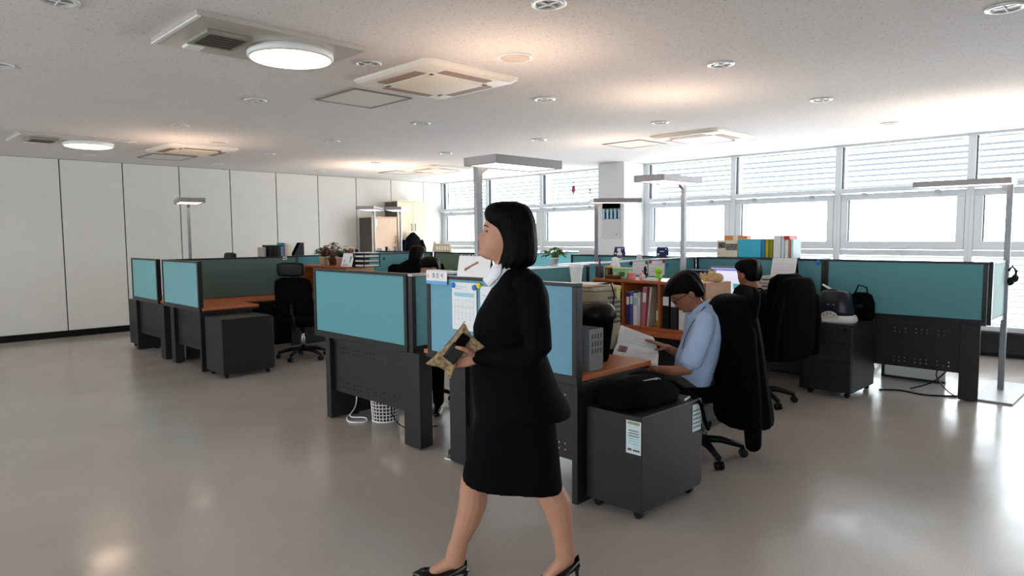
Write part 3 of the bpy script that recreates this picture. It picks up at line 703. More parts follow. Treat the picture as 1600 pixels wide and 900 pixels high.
# ---- walking woman
WD = 2.83; W = lambda x, y, dd=0: pt(x, y, WD+dd); sW = WD/FPX
latW = -NH
wroot = (W(800, 900).x, W(800, 900).y, 0)
mb = MB()
tl = math.radians(15); fwW = (LH*math.cos(tl)+UP*math.sin(tl)); upW = (UP*math.cos(tl)-LH*math.sin(tl))
hc = W(788, 373.5); KH = .96
head(mb, hc, fwW, latW, upW, KH, ears=False)
limb(mb, [(W(789, 392), .052, .056), (W(793, 415), .050, .054), (W(798, 436), .062, .06), (W(802, 455), .12, .08)], latW)
limb(mb, [(W(802, 450), .13, .05), (W(802, 490), .15, .10), (W(802, 540), .125, .095), (W(800, 590), .145, .115), (W(800, 630), .15, .12)], latW, 20)
# front (far) leg, rear (near) leg
limb(mb, [(W(795, 625, .05), .085, .05), (W(772, 685, .05), .078, .078), (W(748, 735, .05), .062, .060), (W(742, 752, .05), .060, .062), (W(739, 785, .05), .058, .063), (W(731, 812, .05), .048, .054), (W(718, 845, .05), .036, .040), (W(713, 862, .05), .037, .044), (W(711, 878, .05), .034, .044)], latW)
limb(mb, [(W(716, 877, .05), .026, .034), (W(702, 880, .05), .028, .030), (W(685, 888, .05), .030, .022), (W(668, 895, .05), .026, .010)], latW)
limb(mb, [(W(806, 625, -.06), .088, .09), (W(822, 690, -.06), .068, .074), (W(845, 740, -.055), .055, .058), (W(858, 765, -.052), .055, .062), (W(870, 787, -.05), .057, .064), (W(876, 815, -.05), .047, .053), (W(880, 843, -.05), .036, .041), (W(882, 860, -.05), .036, .043), (W(884, 872, -.05), .033, .040)], latW)
limb(mb, [(W(888, 872, -.05), .026, .032), (W(877, 880, -.05), .028, .032), (W(864, 892, -.05), .030, .024), (W(850, 903, -.05), .026, .012)], latW)
# arms and hands
limb(mb, [(W(824, 455, -.16), .035, .035), (W(842, 545, -.20), .03, .03), (W(790, 556, -.17), .028, .028), (W(748, 557, -.12), .024, .026)], latW)
hand(mb, W(748, 557, -.12), LH*.97-UP*.12+NH*.14, -UP*.1+NH*-.9, UP, .15, .95, thumb_pts=[W(743, 557, -.122), W(737, 552, -.146), W(729, 547, -.172), W(720, 544, -.184), W(713, 542.5, -.184)])
limb(mb, [(W(815, 455, .16), .035, .035), (W(826, 540, .20), .03, .03), (W(800, 600, .18), .028, .028), (W(792, 618, .18), .024, .026)], latW)
hand(mb, W(792, 618, .18), LH*.3-UP, -NH, LH, .35, .95)
woman = fuse(mb, 'person', skin, None, .0042, 5, loc=wroot)
tag(woman, 'walking woman in a black skirt suit carrying a tan patterned pouch', 'person')
def child_w(mbx, name, m_, voxel=0, iters=4, parent=None, **kw):
    mbx.v = [tuple(Vector(v)-Vector(wroot)) for v in mbx.v]
    return fuse(mbx, name, m_, parent or woman, voxel, iters) if voxel else mbx.build(name, m_, parent or woman, smooth=True, **kw)
face_bits(woman, hc-Vector(wroot), fwW, latW, upW, KH)
def prof(rows, e=.85, n=32, dd=0, rag=0):
    """rows: (y, left px, right px, half lateral m) seen in profile"""
    rings = []
    for (y, a, b, hw) in rows:
        A, Bp = W(a, y, dd), W(b, y, dd); c = (A+Bp)/2; f = (A-Bp)/2
        rings.append([c+f*math.copysign(abs(math.cos(2*PI*j/n))**e, math.cos(2*PI*j/n))+latW*hw*math.copysign(abs(math.sin(2*PI*j/n))**e, math.sin(2*PI*j/n)) for j in range(n)])
    return rings
# jacket: body, two sleeves, lapels
jk = MB().loft(prof([(419, 786, 826, .06), (428, 782, 838, .10), (438, 777, 847, .155), (452, 767, 855, .19), (464, 760, 858, .195), (490, 745, 859, .185), (510, 739, 857, .175), (530, 740, 853, .160), (548, 740, 852, .155), (575, 737, 862, .165), (605, 739, 873, .185), (630, 741, 888, .20), (641, 743, 892, .20), (646, 745, 891, .199)]))
limb(jk, [(W(824, 448, -.13), .060, .068), (W(830, 470, -.165), .058, .064), (W(838, 510, -.19), .052, .058), (W(841, 541, -.195), .050, .056), (W(828, 557, -.19), .048, .054), (W(795, 558, -.175), .044, .048), (W(760, 557, -.133), .038, .038), (W(749, 557, -.12), .036, .034)], latW, 18)
limb(jk, [(W(820, 450, .13), .060, .065), (W(828, 480, .18), .056, .060), (W(830, 540, .21), .050, .054), (W(812, 590, .19), .044, .048), (W(797, 612, .18), .038, .04)], latW, 18)
jacket = child_w(jk, 'jacket', suit, .006, 5)
bt = MB().ell(W(740.5, 514, -.006), LH*.004, latW*.009, UP*.009, 10, 6); child_w(bt, 'button', black, parent=jacket)
# white blouse with open collar
sh = MB().loft(prof([(412, 771, 812, .050), (420, 766, 815, .056), (430, 761, 815, .060), (440, 759, 815, .060), (449, 768, 815, .050), (458, 777, 815, .040), (470, 787, 815, .03)]))
blouse = child_w(sh, 'blouse', shirt_w, .004, 3)
for s in (-1, 1):
    cl = MB().prism([W(786, 411, -s*.056), W(767, 420, -s*.050), W(755, 437, -s*.048), W(765, 448, -s*.062), W(782, 430, -s*.072)], latW*s*.004+LH*.003)
    child_w(cl, 'collar_wing', shirt_w, parent=blouse)
# skirt with slanting hem
rg = prof([(600, 752, 858, .150), (640, 745, 866, .168), (680, 737, 870, .178), (712, 729.5, 874, .184), (741, 723.0, 878, .190)], e=.62)
for j, p in enumerate(rg[-1]):
    t = 2*PI*j/32; p.z += math.cos(t)*.024 - abs(math.sin(t))*.012 - .014
skirt = child_w(MB().loft(rg), 'skirt', suit, .006, 3)
# shoes: low-cut pumps swept from heel to toe with an open top
for dd, hb, tip, heel in ((.05, (729, 888), (645, 898), (729, 903)), (-.05, (905, 880), (833, 915), (903, 917))):
    A, T_ = W(hb[0], hb[1], dd), W(tip[0], tip[1], dd); n = 12; outer = []
    for i in range(n+1):
        t = i/n; c = A.lerp(T_, t); c = c-UP*(.010*math.sin(PI*t))
        hw = .030+.014*math.sin(PI*min(1, t*1.15)**1.2) if t < .75 else .044*max(.12, math.cos((t-.75)/.25*1.45))
        hgt = .046*(1-t*1.6) if t < .38 else .016+.014*min(1, (t-.38)/.3)
        if t > .85: hgt *= max(.35, 1-(t-.85)*4)
        c2 = c-UP*.012
        ring = [c2-latW*hw*.80, c2-latW*hw-UP*-.012, c2-latW*hw*.93+UP*hgt*.7, c2-latW*hw*.66+UP*(hgt+.006)]
        ring += [c2+UP*(hgt+.012 if t >= .62 else .004)]
        ring += [c2+latW*hw*.66+UP*(hgt+.006), c2+latW*hw*.93+UP*hgt*.7, c2+latW*hw+UP*.012, c2+latW*hw*.80]
        outer.append(ring)
    so = child_w(MB().loft(outer, False), 'shoe', patent, sub=2)
    hl = MB().loft([[W(heel[0]-3, hb[1]+4, dd)+(LH*math.cos(q)*.020+latW*math.sin(q)*.024) for q in [2*PI*k/12 for k in range(12)]], [W(heel[0]-2, hb[1]+11, dd)+(LH*math.cos(q)*.009+latW*math.sin(q)*.011) for q in [2*PI*k/12 for k in range(12)]], [W(heel[0], heel[1], dd)+(LH*math.cos(q)*.005+latW*math.sin(q)*.006) for q in [2*PI*k/12 for k in range(12)]]])
    child_w(hl, 'heel', patent, parent=so)
# bob haircut
hr = prof([(314.5, 779, 806, .035), (317.5, 767, 817, .062), (322, 761, 825, .075), (329, 757.5, 830.5, .084), (336, 757, 834, .088), (344, 759, 836.5, .090), (352, 765, 838, .091), (360, 771, 838.5, .090), (370, 776, 839.5, .092), (380, 779.5, 840, .093), (390, 781, 840.5, .094), (400, 781, 839.5, .093), (408, 779, 838, .090), (414, 777, 832, .082), (420, 775, 812, .070)], e=.8, n=64)
for r, ring in enumerate(hr):
    c = sum(ring, Vector())/64
    for j, p in enumerate(ring):
        if r > 2: p += (p-c)*(.012*math.sin(j*2.9+.5*math.sin(r*.6))+.010*math.sin(j*1.3+1))
        if r >= 12: p.z += .008*math.sin(j*1.7)
        p += Vector((0, 0, 0))
child_w(MB().loft(hr), 'hair', hairm, sub=1)
# pouch and phone in her hand
pouch_m = mat('tan_patterned_cloth', (136, 114, 84), .9, nscale=70, namt=.6, bump=.8, bscale=45)
pr_ = [(661, 569), (676, 557), (694, 541), (710, 523), (727, 500), (735, 517), (747, 529), (762, 541), (748, 549), (730, 556), (716, 563), (711, 580), (703, 596), (696, 582), (685, 575), (673, 573)]
po = thing('pouch', 'tan patterned cloth pouch held by the walking woman', 'pouch', tuple(W(712, 556, -.135)))
base = W(712, 556, -.135); c0 = Vector((0, 0, 0)); rings = []
rim0 = [W(x, y, -.135)-base for x, y in pr_]; rim = [rim0[i].lerp(rim0[(i+1) % len(rim0)], t) for i in range(len(rim0)) for t in (0, .33, .67)]
for t, dpt in ((0, -.013), (.45, -.014), (.8, -.010), (1, 0), (.8, .007), (.45, .012), (0, .013)):
    rings.append([q*max(t, .02)+NH*dpt for q in rim])
MB().loft(rings).build('bag', pouch_m, po, smooth=True, sub=2)
MB().tube([rim[6]*.97-NH*.004, rim[9]*.97-NH*.004, rim[12]*.97-NH*.004], .002, 6).build('seam', mat('tan_seam', (120, 98, 66), .8), po)
ph = thing('pocket_camera', 'small black camera gripped by the walking woman', 'camera', tuple(W(709, 552, -.162)))
ax = (LH*.75+UP*.6).normalized(); bx_ = (UP*.75-LH*.6).normalized()
MB().obox((0,0,0), ax*.028, bx_*.036, NH*.010).build('body', black, ph, bevel=.004)
MB().obox(W(723, 532, -.156)-W(709, 552, -.162), ax*.020, bx_*.026, NH*.007).build('shadow_block', blackcloth, ph, bevel=.006, seg=3)  # black block standing in for the dark shadow above the camera
MB().obox(-NH*.0105, ax*.018, bx_*.024, NH*.001).build('screen', patent, ph)
# ---- reading man
MD = 4.56; Mn = lambda x, y, dd=0: pt(x, y, MD+dd); mroot = (4.06, 2.33, .0)
mb = MB(); tl = math.radians(-38)
fwM = LH*math.cos(tl)+UP*math.sin(tl); upM = UP*math.cos(tl)-LH*math.sin(tl); hcM = Mn(1073, 459)
head(mb, hcM, fwM, latW, upM, 1.0)
limb(mb, [(Mn(1082, 470), .055, .058), (Mn(1093, 486), .056, .058), (Mn(1101, 503), .10, .07)], latW)
limb(mb, [(Mn(1100, 505), .14, .05), (Mn(1094, 550), .135, .095), (Mn(1088, 600), .14, .10)], latW, 18)
limb(mb, [(Mn(1101, 510, -.18), .040, .040), (Mn(1088, 545, -.222), .040, .042), (Mn(1073, 578, -.23), .040, .040), (Mn(1050, 580, -.20), .036, .036), (Mn(1030, 577, -.14), .028, .026)], latW)
hand(mb, Mn(1030, 577, -.14), LH*.95+UP*.05+NH*.25, UP*.9, -NH, .25, 1.0, thumb_dir=(LH*.8+UP*.6-NH*.1))
limb(mb, [(Mn(1098, 507, .19), .05, .05), (Mn(1084, 540, .21), .044, .046), (Mn(1072, 562, .20), .038, .038), (Mn(1056, 551, .14), .033, .033), (Mn(1042, 543, .08), .027, .025)], latW)
hand(mb, Mn(1042, 543, .08), LH*.85+UP*.40-NH*.3, -UP*.7-NH*.4, LH*.1-NH*.9, .12, 1.0, thumb_dir=(LH*.85-NH*.5-UP*.15))
man = fuse(mb, 'person', skin_m, None, .005, 5, loc=mroot)
tag(man, 'seated man in a light blue short-sleeved shirt reading an open book', 'person')
def child_m(mbx, name, m_, voxel=0, iters=4, parent=None, root=None, base=None, **kw):
    b0 = Vector(base or mroot); mbx.v = [tuple(Vector(v)-b0) for v in mbx.v]
    return fuse(mbx, name, m_, parent or root or man, voxel, iters) if voxel else mbx.build(name, m_, parent or root or man, smooth=True, **kw)
face_bits(man, hcM-Vector(mroot), fwM, latW, upM, 1.0)
child_m(hair_cap(MB(), hcM, fwM, latW, upM, SHORT, 1.06), 'hair', hairb, sub=1)
gl = MB()
o_ = lambda x, y, z: hcM+fwM*x+latW*y+upM*z
for s in (-1, 1):
    gl.tube([o_(.104, s*.010, .022), o_(.104, s*.048, .026), o_(.100, s*.052, .000), o_(.104, s*.014, -.006), o_(.104, s*.010, .022)], .0022, 6)
    gl.tube([o_(.102, s*.050, .020), o_(.05, s*.080, .018), o_(-.012, s*.082, .012)], .0022, 6)
gl.tube([o_(.104, -.010, .018), o_(.106, 0, .020), o_(.104, .010, .018)], .002, 6)
child_m(gl, 'glasses', black)
def profm(rows, e=.85, n=28, D=MD, dd=0):
    rings = []
    for (y, a, b, hw) in rows:
        A, Bp = pt(a, y, D+dd), pt(b, y, D+dd); c = (A+Bp)/2; f = (A-Bp)/2
        rings.append([c+f*math.copysign(abs(math.cos(2*PI*j/n))**e, math.cos(2*PI*j/n))+latW*hw*math.copysign(abs(math.sin(2*PI*j/n))**e, math.sin(2*PI*j/n)) for j in range(n)])
    return rings
st = MB().loft(profm([(476, 1090, 1112, .05), (482, 1083, 1120, .11), (491, 1075, 1126, .18), (505, 1072, 1128, .205), (522, 1071, 1128, .20), (540, 1065, 1124, .185), (560, 1057, 1119, .175), (580, 1055, 1112, .175), (598, 1056, 1108, .178), (612, 1058, 1108, .18)]))
limb(st, [(Mn(1103, 500, -.15), .06, .07), (Mn(1099, 515, -.20), .064, .070), (Mn(1090, 540, -.225), .066, .070), (Mn(1080, 564, -.235), .068, .072)], latW, 18)
limb(st, [(Mn(1101, 500, .15), .06, .07), (Mn(1094, 520, .20), .064, .068), (Mn(1083, 545, .22), .064, .066)], latW, 18)
shm = child_m(st, 'shirt', shirt_b, .006, 4)
for s in (-1, 1):
    child_m(MB().prism([Mn(1109, 467, -s*.058), Mn(1090, 478, -s*.062), Mn(1073, 495, -s*.035), Mn(1079, 507, -s*.05), Mn(1100, 486, -s*.085)], latW*s*.006), 'collar', shirt_b, parent=shm)
child_m(MB().tube([Mn(1102, 478, -.088), Mn(1092, 490, -.105), Mn(1080, 507, -.14), Mn(1070, 530, -.10), Mn(1066, 545, -.03)], .0035, 6), 'lanyard', mat('lanyard_blue_grey', (88, 102, 132), .7), parent=shm)
tr = MB()
for s in (-1, 1):
    h = Mn(1086, 604, s*.09)
    kn = h+LH*.44+NH*s*.05; kn.z = .53
    ft = kn+LH*.02; ft.z = .10
    limb(tr, [(h, .09, .05), ((h+kn)/2, .082, .075), (kn, .066, .064), ((kn+ft)/2, .056, .056), (ft, .05, .05)], latW)
limb(tr, [(Mn(1088, 590), .165, .115), (Mn(1086, 612), .17, .12)], latW, 20)
trm = child_m(tr, 'trousers', trouser, .007, 4)
for s in (-1, 1):
    kn = Mn(1086, 604, s*.09)+LH*.46+NH*s*.05; kn.z = .05
    q = MB(); limb(q, [(kn-LH*.05, .04, .045), (kn+LH*.08-UP*.01, .045, .035), (kn+LH*.17-UP*.02, .035, .025)], latW); child_m(q, 'shoe', patent, .006, 2)
# open book in his hands
bk = thing('open_book', 'open white-paged book held by the reading man', 'book', tuple(Mn(1000, 552, -.02)))
bb = Mn(1000, 552, -.02); near = [Mn(956, 558, -.10), Mn(1028, 568, -.14)]; spine = [Mn(964, 537, -.01), Mn(1029, 553, .02)]; farp = [Mn(971, 508, .10), Mn(1018, 526, .14)]
def page(A, Bq, bulge, th):
    rings = []
    for i in range(9):
        t = i/8; off = UP*(bulge*math.sin(PI*t)**.8)
        p, q = A[0].lerp(Bq[0], t)+off-bb, A[1].lerp(Bq[1], t)+off-bb
        rings.append([p, q, q-UP*th, p-UP*th])
    return MB().loft(rings)
page(near, spine, .012, .018).build('page_block', paper, bk, smooth=False); page(spine, farp, .030, .012).build('page_block', paper, bk)
page([v-UP*.020 for v in near], [v-UP*.014 for v in spine], .004, .004).build('cover', black, bk); page([v-UP*.014 for v in spine], [v-UP*.014 for v in farp], .028, .004).build('cover', black, bk)
def on_page(A, Bq, bulge, u0, u1, t0, t1, name, m_):
    r = []
    for i in range(5):
        t = t0+(t1-t0)*i/4; off = UP*(bulge*math.sin(PI*t)**.8+.0012)
        p = A[0].lerp(Bq[0], t); q = A[1].lerp(Bq[1], t)
        r.append([p.lerp(q, u0)+off-bb, p.lerp(q, u1)+off-bb, p.lerp(q, u1)+off-bb-UP*.0008, p.lerp(q, u0)+off-bb-UP*.0008])
    MB().loft(r).build(name, m_, bk)
on_page(near, spine, .012, .08, .28, .35, .9, 'photo_print', mat('page_photo', (130, 104, 98), .6, nscale=40, namt=.6))
ink = mat('grey_print', (208, 207, 209), .8)
for i in range(5): on_page(near, spine, .012, .38, .92, .15+.14*i, .19+.14*i, 'text_line', ink)
for i in range(8): on_page(spine, farp, .030, .12, .85, .12+.10*i, .145+.10*i, 'text_line', ink)
# ---- generic seated colleagues
def seated(label, x, y, rz, top_m, hair_rows, hm, fw_tilt=0, k=1.0, yaw=0, skinm=skin_m):
    R = Matrix.Rotation(rz, 3, 'Z'); V = lambda a, b, c: R @ Vector((a, b, c))
    fw0, lat = V(1, 0, 0), V(0, 1, 0)
    fwh = Matrix.Rotation(yaw, 3, 'Z') @ fw0; lath = Matrix.Rotation(yaw, 3, 'Z') @ lat
    t = math.radians(fw_tilt); fw = fwh*math.cos(t)-UP*math.sin(t); up = UP*math.cos(t)+fwh*math.sin(t)
    hc_ = V(.06+.04*math.sin(t), 0, 1.185*k); mb = MB(); head(mb, hc_, fw, lath, up, 1.0)
    limb(mb, [(hc_-up*.07-fw*.03, .055, .058), (V(.0, 0, 1.06*k), .058, .06), (V(-.01, 0, .99*k), .13, .08)], lat)
    limb(mb, [(V(-.01, 0, .98*k), .14, .08), (V(-.02, 0, .75), .13, .09), (V(-.02, 0, .56), .14, .1)], lat, 18)
    for s in (-1, 1):
        limb(mb, [(V(0, s*.19, .97*k), .045, .045), (V(.10, s*.23, .80), .04, .04), (V(.16, s*.23, .76), .036, .036), (V(.30, s*.17, .77), .03, .03), (V(.36, s*.14, .78), .026, .024)], lat)
        hand(mb, V(.36, s*.14, .78), fw0, -UP, lat*-s, .25)
    P = fuse(mb, 'person', skinm, None, .006, 4, loc=(0, 0, 0)); P.location = (x, y, 0); tag(P, label, 'person')
    face_bits(P, hc_, fw, lath, up)
    hair_cap(MB(), hc_, fw, lath, up, hair_rows, 1.05).build('hair', hm, P, smooth=True, sub=1)
    tp = MB(); n = 26
    rows = [(1.07*k, .05, .055), (1.045*k, .10, .05), (1.01*k, .175, .10), (.95*k, .205, .115), (.85, .195, .12), (.72, .175, .12), (.60, .18, .125), (.53, .185, .13)]
    tp.loft([[V(-.015, 0, z)+lat*hw*math.copysign(abs(math.cos(2*PI*j/n))**.85, math.cos(2*PI*j/n))+fw0*d*math.sin(2*PI*j/n) for j in range(n)] for z, hw, d in rows])
    for s in (-1, 1): limb(tp, [(V(-.01, s*.16, .985*k), .062, .06), (V(.05, s*.215, .88), .058, .058), (V(.10, s*.23, .80), .054, .054), (V(.16, s*.23, .765), .05, .05), (V(.28, s*.18, .77), .042, .042)], lat)
    fuse(tp, 'top', top_m, P, .008, 3)
    tt = MB()
    for s in (-1, 1): limb(tt, [(V(0, s*.09, .555), .085, .08), (V(.22, s*.10, .55), .078, .07), (V(.42, s*.10, .53), .062, .06), (V(.43, s*.10, .30), .055, .055), (V(.42, s*.10, .10), .048, .048)], lat)
    fuse(tt, 'trousers', suit, P, .009, 3)
    for s in (-1, 1):
        q = MB(); limb(q, [(V(.38, s*.10, .05), .042, .045), (V(.50, s*.10, .04), .045, .035), (V(.60, s*.10, .03), .032, .022)], lat); fuse(q, 'shoe', patent, P, .008, 2)
    return P
seated('seated man in black seen from behind, facing the lit monitor', 5.83, 2.77, PI*.40, blackcloth, SHORT, hairm, 8, .955, yaw=.05)
seated('colleague with lowered head, only dark hair and forehead above the partition', 3.80, 4.84, PI*1.25, mat('grey_top', (90, 90, 96), .8), [(z, .092 if abs(z-.08) < .001 else .05 if abs(z-.058) < .001 else f, b, h) for z, f, b, h in SHORT], hairb, 14, .985)
LONG = [(.142,.02,-.04,.03),(.130,.072,-.085,.062),(.108,.098,-.108,.082),(.080,.106,-.118,.090),(.058,.096,-.122,.092),(.03,.055,-.123,.094),(-.02,.03,-.122,.096),(-.08,.01,-.122,.10),(-.15,-.02,-.125,.105),(-.22,-.05,-.125,.10),(-.26,-.07,-.12,.08)]
seated('long-haired person seen from behind in the far office chair', 5.94, 7.93, .15, blackcloth, LONG, hairb, 4, 1.03, skinm=skin)
# ---- jackets draped over the chairs
jm = thing('draped_jacket', 'long black jacket hung over the chair of the reading man', 'jacket', (4.22, 2.14, .3))
jb = Vector((4.22, 2.14, .3))
jr = profm([(459, 1138, 1152, .10), (464, 1122, 1164, .20), (474, 1113, 1171, .235), (492, 1110, 1177, .245), (530, 1116, 1184, .25), (580, 1120, 1190, .255), (620, 1122, 1197, .255), (650, 1118, 1203, .25), (664, 1124, 1200, .24)], n=40, D=4.50)
for r, ring in enumerate(jr):
    c = sum(ring, Vector())/40
    for j, p in enumerate(ring): p += (p-c)*.045*math.sin(j*1.9+r*.15)*(r > 2)
jk2 = MB().loft(jr); jk2.v = [tuple(Vector(v)-jb) for v in jk2.v]; jo = jk2.build('jacket_body', blackcloth, jm, smooth=True, sub=1)
sl = MB(); limb(sl, [(pt(1166, 520, 4.27)-jb, .05, .06), (pt(1172, 600, 4.25)-jb, .055, .062), (pt(1176, 660, 4.26)-jb, .052, .058), (pt(1177, 696, 4.26)-jb, .045, .05)], latW); sl.build('sleeve', blackcloth, jm, smooth=True)
j2 = thing('draped_jacket', 'dark jacket wrapped around the chair back of the man in black', 'jacket', (0, 0, 0))
ca = PI*.42; R2 = Matrix.Rotation(ca, 3, 'Z'); cb = R2 @ Vector((-.30, 0, 0))
j2.location = (5.80+cb.x, 2.68+cb.y, .40); rr = []
for z, a, b in ((0, .285, .10), (.15, .285, .10), (.35, .275, .095), (.52, .26, .09), (.64, .24, .075), (.71, .20, .06), (.735, .12, .035)):
    rr.append([R2 @ Vector((-.055*(z/.7)+b*math.sin(2*PI*j/32)*(1+.05*math.sin(j*2.1)), a*math.copysign(abs(math.cos(2*PI*j/32))**.75, math.cos(2*PI*j/32)), z)) for j in range(32)])
MB().loft(rr).build('jacket_body', blackcloth, j2, smooth=True, sub=1)
for s in (-1, 1):
    q = MB(); limb(q, [(R2 @ Vector((-.06, s*.22, .55)), .05, .05), (R2 @ Vector((-.05, s*.27, .35)), .05, .05), (R2 @ Vector((-.04, s*.275, .08)), .045, .045)], UP.cross(R2 @ Vector((1, 0, 0)))); q.build('sleeve', blackcloth, j2, smooth=True)
# ---------------------------------------------------------------- clutter
def cmat(n, rgb, r=.6, **k): return mat(n, rgb, r, namt=k.pop('namt', .05), **k)
blue = cmat('blue_plastic', (36, 120, 200), .35); yellow = cmat('yellow_plastic', (226, 206, 40), .4); navy = cmat('navy_card', (20, 30, 84), .5)
skyblue = cmat('sky_blue_card', (110, 164, 214), .6); cyan = cmat('cyan_card', (58, 176, 206), .5); greyp = cmat('grey_plastic', (120, 120, 124), .5)
beige = cmat('beige_plastic', (168, 156, 132), .5); green_l = cmat('lime_plastic', (140, 204, 40), .4); red = cmat('red_plastic', (188, 44, 30), .45)
orange = cmat('orange_card', (214, 132, 78), .6); pink = cmat('pink_plastic', (226, 134, 140), .5); gold = cmat('gold_lid', (196, 158, 84), .35, metal=.5)
lime2 = cmat('olive_yellow_card', (168, 164, 36), .6); leaf = cmat('leaf_green', (70, 112, 40), .5, namt=.3, nscale=12); leaf2 = cmat('dark_leaf', (44, 58, 30), .5, namt=.3, nscale=12)
redleaf = cmat('red_leaf', (104, 40, 38), .5, namt=.3, nscale=12); soil = cmat('soil', (52, 38, 28), .9); terracotta = cmat('pink_pot', (206, 158, 146), .6); creampot = cmat('cream_pot', (206, 186, 150), .6)
lav = cmat('print_blue', (150, 196, 214), .7); rule_ = cmat('print_rule', (176, 180, 190), .7); txt_dark = cmat('print_dark', (92, 96, 104), .7); greenp = cmat('green_print', (30, 124, 84), .6)
def single(name, mb, m_, label, cat, loc, rot=0, group=None, bevel=0, smooth=False, sub=0):
    o = mb.build(name, m_, None, bevel=bevel, smooth=smooth, sub=sub); o.location = loc; o.rotation_euler = (0, 0, rot); return tag(o, label, cat, group)
def text_mesh(body, size, material, parent, M4, name='lettering'):
    cu = bpy.data.curves.new('lettering_curve', 'FONT'); cu.body = body; cu.size = size; cu.align_x = 'CENTER'; cu.align_y = 'CENTER'; cu.extrude = .0004
    to = bpy.data.objects.new('lettering_tmp', cu); COL.objects.link(to)
    bpy.context.view_layer.update()
    me = bpy.data.meshes.new_from_object(to.evaluated_get(bpy.context.evaluated_depsgraph_get()))
    bpy.data.objects.remove(to); bpy.data.curves.remove(cu)
    me.transform(M4); me.materials.clear(); me.materials.append(material)
    o = bpy.data.objects.new(name, me); COL.objects.link(o); o.parent = parent; return o
# text facing -x: local text x -> -y, text y -> z
FACE_NX = Matrix(((0, 0, -1, 0), (-1, 0, 0, 0), (0, 1, 0, 0), (0, 0, 0, 1)))
PX = 2.8195
# --- papers on the near partition
def sheet(label, y0, y1, z0, z1, x=PX, name='pinned_paper', cat='paper'):
    T = thing(name, label, cat, (x, (y0+y1)/2, z0)); B(-.0015, 0, -(y1-y0)/2, (y1-y0)/2, 0, z1-z0).build('sheet', paper, T); return T
T = sheet('white timetable sheet pinned to the near blue-green partition', 3.135, 3.37, .90, 1.205)
B(-.0022, -.0015, -.095, .095, .215, .24).build('header_band', lav, T)
for k in range(5): B(-.0022, -.0015, -.09, .09, .03+.04*k, .0312+.04*k).build('rule_line', rule_, T)
for k in range(6): B(-.0023, -.0016, -.09+.036*k, -.0892+.036*k, .03, .20).build('rule_line', rule_, T)
B(-.0024, -.0016, -.09, .09, .148, .150).build('rule_line', cmat('print_yellow', (206, 200, 120), .7), T)
B(-.0022, -.0015, .02, .09, .262, .266).build('text_line', rule_, T); B(-.0022, -.0015, -.02, .09, .275, .279).build('text_line', lav, T)
T = sheet('second white paper half hidden by the walking woman', 2.93, 3.10, .93, 1.19)
B(-.0022, -.0015, -.07, .07, .2, .205).build('text_line', lav, T)
for lab, yy, zz, mm in (('blue round magnet at the left of the timetable sheet', 3.352, 1.185, blue), ('blue round magnet at the right of the timetable sheet', 3.15, 1.178, blue), ('yellow round magnet beside the timetable sheet', 3.108, 1.192, yellow)):
    T = thing('magnet', lab, 'magnet', (PX-.003, yy, zz)); MB().cyl((0, 0, 0), (-.008, 0, 0), .019, .017, 16).build('disc', mm, T, smooth=False); MB().cyl((-.008, 0, 0), (-.011, 0, 0), .010, .008, 12).build('boss', mm, T)
T = thing('name_card', 'white name card with blue strip clipped on the partition top', 'sign', (PX-.006, 3.52, 1.183))
B(-.003, 0, -.108, .108, .022, .09).build('card', paper, T, bevel=.001); B(-.0035, 0, -.108, .108, 0, .022).build('blue_strip', skyblue, T); B(-.003, .06, -.10, .10, .088, .092).build('clip', paper, T)
text_mesh('홍 준 석', .036, txt_dark, T, Matrix.Translation((-.004, -.015, .055)) @ FACE_NX)
B(-.0042, -.003, .078, .096, .042, .066).build('emblem', cmat('pale_red_print', (226, 170, 166), .7), T)
def tent(label, loc, w, h, m_=paper, rot=0, name='desk_calendar', dep=.07, cat='calendar'):
    """tent card whose printed face looks along local -x"""
    T = thing(name, label, cat, loc, rot)
    MB().prism([(-dep/2, -w/2, 0), (-dep/2+.003, -w/2, 0), (.003, -w/2, h), (0, -w/2, h)], (0, w, 0)).build('front_leaf', m_, T)
    MB().prism([(dep/2, -w/2, 0), (dep/2-.003, -w/2, 0), (-.001, -w/2, h), (.003, -w/2, h)], (0, w, 0)).build('back_leaf', black if m_ is paper else m_, T)
    for k in range(8): MB().cyl((-.006, -w*.42+w*.12*k, h), (.008, -w*.42+w*.12*k, h), .004, n=6).build('ring', silver, T)
    return T
def on_tent(T, w, h, dep, y0, y1, z0, z1, name, m_):
    f = lambda z: -dep/2+(dep/2)*z/h-.0008
    MB().prism([(f(z0), y0, z0), (f(z0)-.0008, y0, z0), (f(z1)-.0008, y0, z1), (f(z1), y0, z1)], (0, y1-y0, 0)).build(name, m_, T)
T = tent('white picture card with a brown twig on the partition top', (2.86, 3.19, 1.241), .30, .135, dep=.05)
f_ = lambda z: -.025+.025*z/.135-.0016
MB().prism([(f_(.035), .075, .035), (f_(.05), .085, .05), (f_(.10), -.035, .10), (f_(.09), -.045, .09), (f_(.06), .03, .06)], (-.0008, 0, 0)).build('twig_print', cmat('brown_print', (150, 96, 72), .7, nscale=60, namt=.3), T)
